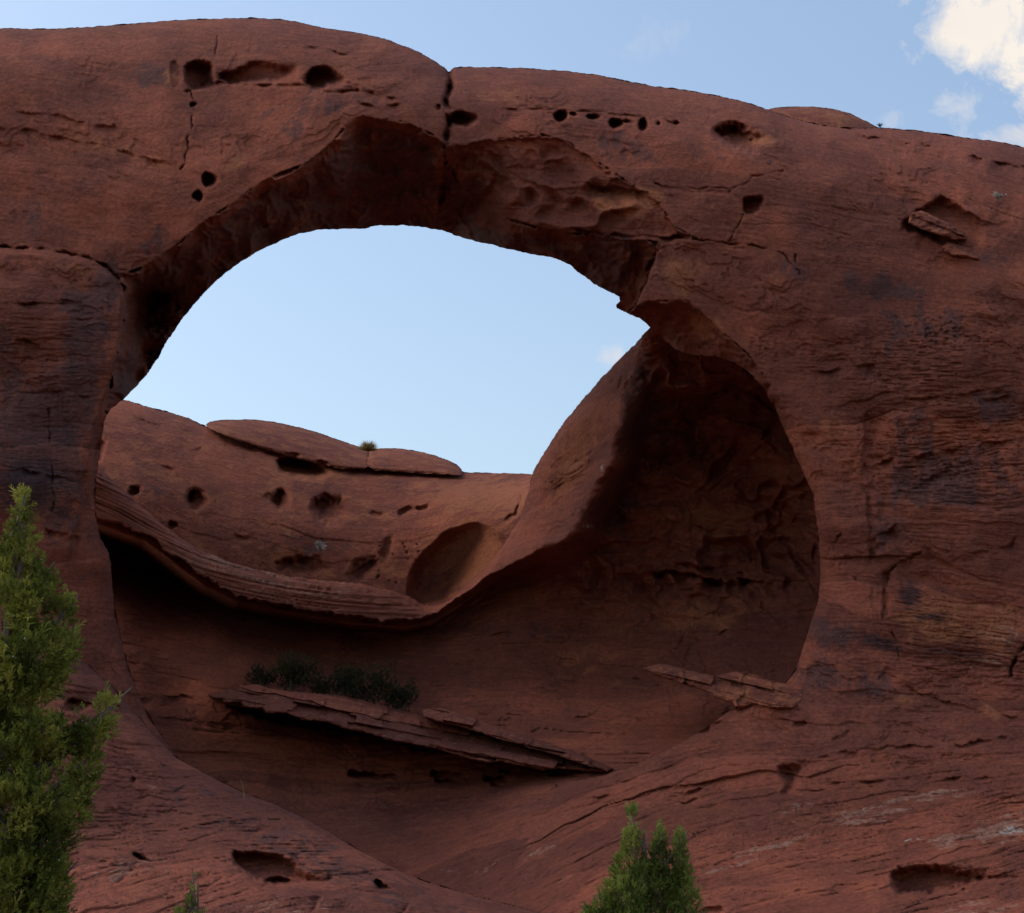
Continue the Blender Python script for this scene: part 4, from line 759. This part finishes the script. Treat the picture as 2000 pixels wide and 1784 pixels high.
slab([(824, 1386), (838, 1383), (865, 1384), (900, 1393), (920, 1403), (960, 1416), (1002, 1430), (1050, 1445), (1085, 1456), (1130, 1472), (1167, 1486), (1196, 1501), (1186, 1508), (1130, 1490), (1085, 1475), (1030, 1459), (975, 1442), (930, 1430), (892, 1418), (850, 1408), (828, 1401)],
     [(824, 1386, 5.2), (828, 1401, 4.4), (920, 1403, 5.0), (930, 1430, 3.7), (1002, 1430, 4.4), (1030, 1459, 3.0), (1085, 1456, 3.6), (1085, 1475, 2.6), (1167, 1486, 2.4), (1190, 1507, 1.9)], (810, 1210, 1370, 1520), 'shorter sandstone slab lying on the right end of the long tilted slab', 2.4, 12, fresh_and_lit=.3)
slab([(1255, 1306), (1272, 1299), (1290, 1297), (1320, 1303), (1350, 1310), (1398, 1321), (1412, 1316), (1435, 1312), (1475, 1318), (1505, 1328), (1540, 1338), (1575, 1350), (1570, 1372), (1545, 1386), (1500, 1384), (1470, 1380), (1440, 1388), (1428, 1372), (1396, 1364), (1386, 1354), (1350, 1342), (1310, 1330), (1280, 1318)],
     [(1255, 1306, 2.8), (1290, 1297, 3.0), (1310, 1330, 1.9), (1398, 1321, 1.9), (1390, 1353, .7), (1435, 1312, 1.8), (1540, 1338, .2), (1575, 1355, -.1), (1560, 1380, -.7), (1500, 1380, -.7), (1440, 1386, -.2)], (1240, 1590, 1285, 1400), 'splintered sandstone slab jutting from the foot of the right pillar', 2.4, 15, dip=13, leaf=.22, fresh_and_lit=.44)
slab([(1774, 436), (1778, 416), (1800, 411), (1824, 422), (1850, 434), (1879, 450), (1890, 470), (1860, 468), (1835, 461), (1800, 448)],
     [(1774, 430, .9), (1830, 440, .8), (1885, 462, .9), (1800, 415, 1.2)], (1760, 1905, 400, 490), 'flat loose rock lodged in the broken hollow of the right wall', .9, 18, 'rock', 24, .06, 'rock', None, .3, (5, .2))
slab([(1838, 484), (1850, 472), (1868, 478), (1890, 480), (1900, 492), (1915, 500), (1912, 508), (1880, 502), (1850, 496)],
     [(1838, 484, .8), (1875, 490, .6), (1912, 502, .6), (1880, 475, .9)], (1825, 1930, 462, 516), 'small lumpy broken rock under the flat loose rock in the right wall', .8, 22, 'rock', 20, .05, 'rock', None, .3, (6, .25))

# ================================================================ ground to the horizon
def ground():
    n = 90; a = np.linspace(0, 2*np.pi, n, endpoint=False); rs = np.array([0, 6, 12, 20, 30, 42, 58, 80, 120, 200, 400, 900, 2500])
    co = [[0, -40, 0]]
    for r in rs[1:]:
        x = r*np.cos(a); y = r*np.sin(a)-40; z = 0.25*fbm(x/14+3, y/14, 3, 170)*min(1, r/10)
        co += list(np.stack([x, y, z], 1))
    q = []; t = []
    for i in range(n): t.append((0, 1+i, 1+(i+1) % n))
    for k in range(len(rs)-2):
        b = 1+k*n
        for i in range(n): q.append((b+i, b+n+i, b+n+(i+1) % n, b+(i+1) % n))
    m = bpy.data.materials.new('red_sand'); tt = nodes_of(m); o = tt.nodes.new('ShaderNodeOutputMaterial'); b = tt.nodes.new('ShaderNodeBsdfPrincipled'); tt.links.new(b.outputs[0], o.inputs[0])
    nz = tt.nodes.new('ShaderNodeTexNoise'); nz.inputs['Scale'].default_value = 1.2; nz.inputs['Detail'].default_value = 9; tcn = tt.nodes.new('ShaderNodeTexCoord'); tt.links.new(tcn.outputs['Object'], nz.inputs['Vector'])
    rp = tt.nodes.new('ShaderNodeValToRGB'); rp.color_ramp.elements[0].color = (.10, .052, .036, 1); rp.color_ramp.elements[1].color = (.19, .092, .058, 1); tt.links.new(nz.outputs['Fac'], rp.inputs[0]); tt.links.new(rp.outputs[0], b.inputs['Base Color'])
    b.inputs['Roughness'].default_value = .95
    o_ = bpy.data.objects.new('ground', make_mesh('ground', np.array(co), q, m, tris=t)); C.objects.link(o_); tag(o_, 'red sandy ground', kind='structure')
ground()

# ================================================================ plants
def leaf_material(name, ramp, rough=.75):
    m = bpy.data.materials.new(name); t = nodes_of(m); N = t.nodes; L = t.links
    o = N.new('ShaderNodeOutputMaterial'); b = N.new('ShaderNodeBsdfPrincipled'); b.inputs['Roughness'].default_value = rough; b.inputs['Specular IOR Level'].default_value = .2
    a = N.new('ShaderNodeAttribute'); a.attribute_name = 'tone'
    r = N.new('ShaderNodeValToRGB'); e = r.color_ramp.elements
    e[0].position = ramp[0][0]; e[0].color = ramp[0][1]+(1,); e[1].position = ramp[-1][0]; e[1].color = ramp[-1][1]+(1,)
    for p, c in ramp[1:-1]: x = e.new(p); x.color = c+(1,)
    L.new(a.outputs['Fac'], r.inputs[0]); L.new(r.outputs[0], b.inputs['Base Color'])
    tr = N.new('ShaderNodeBsdfTranslucent'); L.new(r.outputs[0], tr.inputs['Color']); mx = N.new('ShaderNodeMixShader'); mx.inputs[0].default_value = .25
    L.new(b.outputs[0], mx.inputs[1]); L.new(tr.outputs[0], mx.inputs[2]); L.new(mx.outputs[0], o.inputs[0])
    return m
JUN = leaf_material('juniper_leaf', [(0, (.062, .072, .016)), (.35, (.145, .165, .026)), (.7, (.285, .285, .046)), (1, (.42, .37, .08))])
JUN2 = leaf_material('juniper_leaf_green', [(0, (.068, .088, .018)), (.4, (.155, .195, .036)), (.75, (.245, .275, .055)), (1, (.35, .34, .09))])
BUSH = leaf_material('bush_leaf', [(0, (.020, .022, .010)), (.5, (.036, .036, .014)), (1, (.075, .060, .022))])
DRY = leaf_material('dry_grass', [(0, (.22, .19, .07)), (.5, (.38, .31, .13)), (1, (.52, .44, .22))])
GREY = leaf_material('grey_shrub_leaf', [(0, (.34, .33, .26)), (.5, (.50, .48, .40)), (1, (.62, .60, .50))])
def bark():
    m = bpy.data.materials.new('juniper_bark'); t = nodes_of(m); o = t.nodes.new('ShaderNodeOutputMaterial'); b = t.nodes.new('ShaderNodeBsdfPrincipled'); t.links.new(b.outputs[0], o.inputs[0])
    n = t.nodes.new('ShaderNodeTexNoise'); n.inputs['Scale'].default_value = 9; n.inputs['Detail'].default_value = 8; c = t.nodes.new('ShaderNodeTexCoord'); mp = t.nodes.new('ShaderNodeMapping'); mp.inputs['Scale'].default_value = (3, 3, .4)
    t.links.new(c.outputs['Object'], mp.inputs[0]); t.links.new(mp.outputs[0], n.inputs['Vector'])
    r = t.nodes.new('ShaderNodeValToRGB'); r.color_ramp.elements[0].color = (.07, .045, .035, 1); r.color_ramp.elements[1].color = (.24, .18, .14, 1); t.links.new(n.outputs['Fac'], r.inputs[0]); t.links.new(r.outputs[0], b.inputs['Base Color']); b.inputs['Roughness'].default_value = .9
    bp = t.nodes.new('ShaderNodeBump'); bp.inputs['Strength'].default_value = .6; t.links.new(n.outputs['Fac'], bp.inputs['Height']); t.links.new(bp.outputs[0], b.inputs['Normal'])
    return m
BARK = bark()
def berry_mat():
    m = bpy.data.materials.new('juniper_berry'); t = nodes_of(m); o = t.nodes.new('ShaderNodeOutputMaterial'); b = t.nodes.new('ShaderNodeBsdfPrincipled'); t.links.new(b.outputs[0], o.inputs[0]); b.inputs['Base Color'].default_value = (.33, .42, .52, 1); b.inputs['Roughness'].default_value = .6; return m
BERRY = berry_mat()

def frames(D):
    D = D/np.linalg.norm(D, axis=1, keepdims=True); r = rng.normal(size=D.shape); X = np.cross(D, r); X /= np.linalg.norm(X, axis=1, keepdims=True); return D, X, np.cross(D, X)
def sprays(P, D, size, twigs, width, spread=.62):
    """many small scaly sprays: each a stem with alternating twiglets (all narrow tapering blades)"""
    n = len(P); D, X, Z = frames(D); segs = []
    for k in range(twigs+1):
        if k == 0: s = np.zeros(n); ln = size; dirn = D
        else:
            t = (k-.3)/(twigs+.5); s = size*t*.82; ln = size*(.58-.36*t)*rng.uniform(.7, 1.25, n); ang = k*2.4+rng.uniform(-.5, .5, n)
            side = X*np.cos(ang)[:, None]+Z*np.sin(ang)[:, None]; dirn = D*(1-spread*.35)+side*spread*rng.uniform(.7, 1.3, n)[:, None]; dirn /= np.linalg.norm(dirn, axis=1, keepdims=True)
        segs.append((P+D*s[:, None], dirn, ln))
    co = []; tone_i = []
    for (b, dr, ln) in segs:
        w = np.cross(dr, rng.normal(size=dr.shape)); w /= np.linalg.norm(w, axis=1, keepdims=True)
        wd = (width*rng.uniform(.75, 1.3, n))[:, None]
        m = b+dr*(ln*.5)[:, None]
        co.append(np.stack([b-w*wd*.4, b+w*wd*.4, m+w*wd, m-w*wd, b+dr*ln[:, None]], 1))
    co = np.stack(co, 1)                        # n, seg, 5, 3
    ns = co.shape[1]; base = np.arange(n*ns)*5
    quads = np.stack([base, base+1, base+2, base+3], 1); tris = np.stack([base+3, base+2, base+4], 1)
    return co.reshape(-1, 3), quads, tris, ns*5
def tube(pts, rad, n=8):
    pts = np.array(pts, float); co = []; q = []
    for i, p in enumerate(pts):
        t = pts[min(i+1, len(pts)-1)]-pts[max(i-1, 0)]; t /= np.linalg.norm(t); x = np.cross(t, [.3, .9, .1]); x /= np.linalg.norm(x); z = np.cross(t, x)
        for k in range(n):
            a = 2*np.pi*k/n; co.append(p+rad[i]*(1+.12*math.sin(3*a+i))*(x*math.cos(a)+z*math.sin(a)))
        if i:
            for k in range(n): q.append(((i-1)*n+k, (i-1)*n+(k+1) % n, i*n+(k+1) % n, i*n+k))
    return np.array(co), np.array(q)
def join(parts):
    co = []; q = []; b = 0
    for c, f in parts: co.append(c); q.append(f+b); b += len(c)
    return np.concatenate(co), np.concatenate(q)
def new_obj(name, me, parent=None):
    o = bpy.data.objects.new(name, me); C.objects.link(o)
    if parent: o.parent = parent
    return o
def tone_of(P, n, lo=0, hi=1, sc=.5):
    b = .5+.55*(perlin(P[:, 0]/sc+P[:, 1]/sc, P[:, 2]/sc, 200)+.4*perlin(P[:, 0]/sc*3, P[:, 2]/sc*3+P[:, 1], 201))+rng.uniform(-.2, .2, len(P))
    return np.clip(lo+(hi-lo)*b, 0, 1)

def juniper(base, lobes, n, size, twigs, width, mat, label, berries=0, trunk_r=.14, updir=.75, dens=None, gap=.22):
    """lobes: (x, y, z, rx, ry, rz) relative to the base"""
    root = bpy.data.objects.new('juniper_tree', None); C.objects.link(root); root.location = base; root.empty_display_size = .3
    tag(root, label, 'tree', 'juniper trees in front of the rock')
    Lb = np.array(lobes, float); top = Lb[:, 2].max()
    tr = [tube([(0, 0, -.2), (.05, 0, top*.25), (-.04, .03, top*.5), (.02, 0, top*.75), (0, 0, top*.97)], [trunk_r*1.4, trunk_r, trunk_r*.75, trunk_r*.45, .012], 10)]
    for l in Lb:
        z0 = max(.2, l[2]-.45*abs(l[0])-.35); c = np.array([0, 0, z0]); e = l[:3]
        tr.append(tube([c, c*.55+e*.45+[0, 0, -.06], e, e+(e-c)*.25+[0, 0, l[5]*.3]], [trunk_r*.38, trunk_r*.26, trunk_r*.15, .008], 6))
    wts = np.array([l[3]*l[4]*l[5] for l in Lb])**.75; wts /= wts.sum(); pick = rng.choice(len(Lb), n, p=wts)
    v = rng.normal(size=(n, 3)); v /= np.linalg.norm(v, axis=1, keepdims=True); r = rng.uniform(.12, 1, n)**.45
    r *= 1+.42*perlin(v[:, 0]*2.2+pick*3.1, v[:, 2]*2.2+v[:, 1]*1.7, 210)
    P = Lb[pick, :3]+v*r[:, None]*Lb[pick, 3:]
    keep = perlin(P[:, 0]*3.2+P[:, 1]*1.9, P[:, 2]*3.2+P[:, 1]*1.3, 215) > -gap
    P = P[keep]; v = v[keep]; m = len(P)
    D = v*.75+np.array([0, 0, updir])+rng.normal(size=(m, 3))*.38
    sz = size*rng.uniform(.55, 1.35, m)*np.where(rng.uniform(size=m) < .08, 1.7, 1)
    co, q, t, per = sprays(P, D, sz, twigs, width)
    tn = np.repeat(np.clip(tone_of(P, m)+.12*(P[:, 2]-top*.6)/top, 0, 1), per)  # tone rises with height: evening light on the tops put into leaf colour
    me = make_mesh('crown', co, q, mat, {'tone': tn}, tris=t, smooth=False); new_obj('crown', me, root)
    # twigs that carry the sprays
    k = rng.choice(m, min(m, 500), replace=False)
    for i in k:
        e = P[i]; l = Lb[np.argmin(((Lb[:, :3]-e)**2).sum(1))]; c = l[:3]*.6+e*.4-[0, 0, .08]
        tr.append(tube([c, (c+e)/2+rng.normal(size=3)*.03, e], [.012, .009, .005], 4))
    tc_, tq = join(tr); new_obj('trunk', make_mesh('trunk', tc_, tq, BARK), root)
    if berries:
        k = rng.choice(m, berries, replace=False); bc = []; bq = []; b = 0
        for i in k:
            c = P[i]+v[i]*.06; rr = rng.uniform(.008, .014)
            a = np.array([[0, 0, 1], [1, 0, 0], [0, 1, 0], [-1, 0, 0], [0, -1, 0], [0, 0, -1]])*rr+c; bc.append(a)
            for (x, y) in ((1, 2), (2, 3), (3, 4), (4, 1)): bq += [(b, b+x, b+y), (b+5, b+y, b+x)]
            b += 6
        o = new_obj('berries', make_mesh('berries', np.concatenate(bc), np.zeros((0, 4), int), BERRY, tris=np.array(bq)), root); o['kind'] = 'stuff'
    return root
def px_lobes(base, Y, lst):
    """outline lobes measured on the photograph, turned into metres at the tree's own distance"""
    s = float(np.linalg.norm(at(1001, 1400, Y)-at(1000, 1400, Y))); r = []
    for (u, v, ru, rv, dy) in lst:
        p = at(u, v, Y+dy); r.append((p[0]-base[0], p[1]-base[1], p[2]-base[2], ru*s, max(ru*s*.9, .2), rv*s))
    return r
YL = -36.0; bl = at(-40, 2060, YL); bl[2] = 0.0
left_l = [(44, 990, 12, 34, 0), (42, 1045, 24, 45, 0), (38, 1110, 44, 60, 0), (5, 1120, 40, 60, .1), (88, 1130, 18, 42, -.1), (60, 1190, 60, 60, -.2), (125, 1200, 20, 46, 0), (20, 1220, 60, 80, -.3), (115, 1265, 38, 48, -.1), (60, 1290, 70, 60, -.4), (0, 1350, 90, 80, -.3), (-80, 1300, 90, 120, 0), (95, 1330, 36, 34, 0),
          (205, 1392, 22, 40, -.1), (180, 1420, 36, 40, -.2), (140, 1440, 40, 44, -.1), (70, 1440, 70, 50, -.3), (0, 1480, 90, 80, -.3), (165, 1490, 34, 50, -.1), (150, 1560, 38, 52, 0), (90, 1570, 70, 70, -.4), (20, 1600, 90, 90, -.5), (-90, 1500, 110, 160, .2), (110, 1640, 36, 40, -.1), (60, 1690, 70, 70, -.3), (115, 1725, 28, 40, 0), (10, 1740, 100, 90, -.4),
          (80, 1790, 50, 50, -.2), (-60, 1800, 130, 120, 0), (60, 1870, 80, 80, 0), (-40, 1950, 120, 60, 0)]
juniper(bl, px_lobes(bl, YL, left_l), 27000, .125, 9, .0078, JUN, 'tall bushy yellow-green juniper with a pointed top cut off by the left edge', 150, .16)
YM = -31.0; bm_ = at(1265, 2090, YM); bm_[2] = 0.0
mid_l = [(1235, 1600, 8, 26, 0), (1234, 1650, 18, 40, 0), (1230, 1705, 34, 46, 0), (1222, 1760, 48, 50, -.1), (1290, 1640, 8, 24, .1), (1288, 1685, 20, 38, .1), (1262, 1720, 24, 40, 0), (1310, 1715, 22, 40, 0), (1288, 1740, 26, 50, 0), (1328, 1650, 9, 28, 0), (1330, 1700, 18, 42, 0), (1335, 1760, 28, 46, 0), (1180, 1780, 34, 34, 0), (1158, 1800, 20, 26, 0), (1215, 1830, 70, 60, -.2), (1310, 1830, 60, 60, 0), (1260, 1900, 100, 80, 0), (1270, 1980, 90, 60, 0)]
juniper(bm_, px_lobes(bm_, YM, mid_l), 12500, .105, 8, .0072, JUN2, 'small green juniper with three pointed tops at the bottom centre', 30, .09, 1.0, gap=.42)

# sapling: a thin leader with a few short sprays
YS = -34.0; bs = at(376, 2000, YS); bs[2] = 0.0
sap_l = [(377, 1714, 2, 12, 0), (376, 1738, 4, 14, 0), (374, 1764, 9, 12, 0), (352, 1784, 10, 9, 0), (394, 1790, 8, 12, 0), (370, 1806, 26, 18, 0), (370, 1860, 40, 40, 0)]
juniper(bs, px_lobes(bs, YS, sap_l), 520, .085, 7, .0075, JUN2, 'thin young juniper sprig poking up at the bottom edge left of centre', 0, .03, 1.3)

def shrub(base, w, hgt, n, mat, label, cat='bush', group=None, name='bush', size=.14, twigs=6, width=.010, stems=9, depth=None):
    root = bpy.data.objects.new(name, None); C.objects.link(root); root.location = base; root.empty_display_size = .2; tag(root, label, cat, group)
    depth = depth or w*.7; st = []; tips = []
    for i in range(stems):
        a = rng.uniform(0, 2*np.pi); e = np.array([math.cos(a)*w*.5*rng.uniform(.3, 1), math.sin(a)*depth*.5*rng.uniform(.3, 1), hgt*rng.uniform(.6, 1)]); mid = e*[.4, .4, .5]+rng.normal(size=3)*.03
        st.append(tube([(0, 0, -.1), mid, e], [.018, .011, .004], 5)); tips.append((mid, e))
    tips = np.array(tips); k = rng.integers(0, stems, n); t = rng.uniform(0, 1.1, n)[:, None]
    P = tips[k, 0]*(1-t)+tips[k, 1]*t+rng.normal(size=(n, 3))*[w*.10, depth*.10, hgt*.09]; P[:, 2] = np.maximum(P[:, 2], .02)
    D = (tips[k, 1]-tips[k, 0])+np.array([0, 0, hgt*.3])+rng.normal(size=(n, 3))*.35*hgt
    co, q, tr, per = sprays(P, D, size*rng.uniform(.6, 1.4, n), twigs, width, .8)
    new_obj('foliage', make_mesh('foliage', co, q, mat, {'tone': np.repeat(tone_of(P, n), per)}, tris=tr, smooth=False), root)
    c, f = join(st); new_obj('stem', make_mesh('stem', c, f, BARK), root); return root
for (u, v, Y, w, hh, n, lab) in [(570, 1374, 8.0, 2.0, 1.75, 620, 'tallest dark bush on the ledge, behind the left part of the long slab'), (650, 1384, 8.0, 2.0, 1.5, 600, 'dark spreading bush on the ledge, second from the left'), (725, 1398, 7.7, 2.0, 1.7, 620, 'dark bush in the middle of the ledge row'), (785, 1408, 7.4, 1.5, 1.4, 420, 'rightmost low dark bush on the ledge beside the shorter slab'), (512, 1360, 8.2, 1.1, 1.0, 260, 'smallest dark bush at the left end of the ledge row')]:
    p = at(u, v, Y); shrub(p, w, hh, n, BUSH, lab, 'bush', 'dark bushes on the ledge under the arch', size=.2, width=.014)

def tuft(u, v, Y, r, n, mat, label, cat, name, width=.008, upb=.35):
    p = at(u, v, Y); root = bpy.data.objects.new(name, None); C.objects.link(root); root.location = p; root.empty_display_size = .1; tag(root, label, cat)
    a = rng.uniform(0, 2*np.pi, n); z = rng.uniform(-.1, 1, n); D = np.stack([np.cos(a)*np.sqrt(1-z*z*.9), np.sin(a)*np.sqrt(1-z*z*.9), z+upb], 1); D, X, Z = frames(D)
    ln = r*rng.uniform(.7, 1.15, n); co = np.stack([-X*width, X*width, D*(ln*.6)[:, None]+X*width*.8, D*(ln*.6)[:, None]-X*width*.8, D*ln[:, None]-np.array([0, 0, 1])*(ln*.12)[:, None]], 1).reshape(-1, 3); b = np.arange(n)*5
    new_obj('leaves', make_mesh('leaves', co, np.stack([b, b+1, b+2, b+3], 1), mat, {'tone': np.repeat(rng.uniform(0, 1, n), 5)}, tris=np.stack([b+3, b+2, b+4], 1), smooth=False), root)
    c, f = tube([(0, 0, -.25), (0, 0, -.05), (0, 0, r*.04)], [.03, .03, .01], 6); new_obj('stem', make_mesh('stem', c, f, BARK), root); return root
tuft(719, 882, 21.9, .58, 620, DRY, 'round spiky yellow yucca tuft in the crack between the two domes', 'yucca', 'yucca', .010)
tuft(1719, 248, 6.4, .20, 60, BUSH, 'tiny dark tuft on the skyline at the top right beside the low hump', 'plant', 'tuft', .007, .6)
shrub(at(1947, 387, 1.0), .42, .16, 120, GREY, 'small pale grey shrub growing high on the right wall', 'shrub', None, 'shrub', .06, 5, .008, 7, .3)
shrub(at(627, 1074, 14.6), .42, .30, 90, GREY, 'pale dried shrub on the pitted rock below the domes', 'shrub', None, 'shrub', .08, 5, .008, 8, .3)
def stalk():
    p = at(478, 1556, -4.4); q = at(469, 1521, -4.4); root = bpy.data.objects.new('grass_stalk', make_mesh('grass_stalk', *tube([(0, 0, -.1), (q-p)*.5+[.02, 0, 0], q-p], [.008, .006, .003], 5), DRY, {'tone': np.full(15, .6)})); C.objects.link(root); root.location = p
    tag(root, 'single dry grass stalk on the crest of the left foreground slope', 'grass stalk')
stalk()
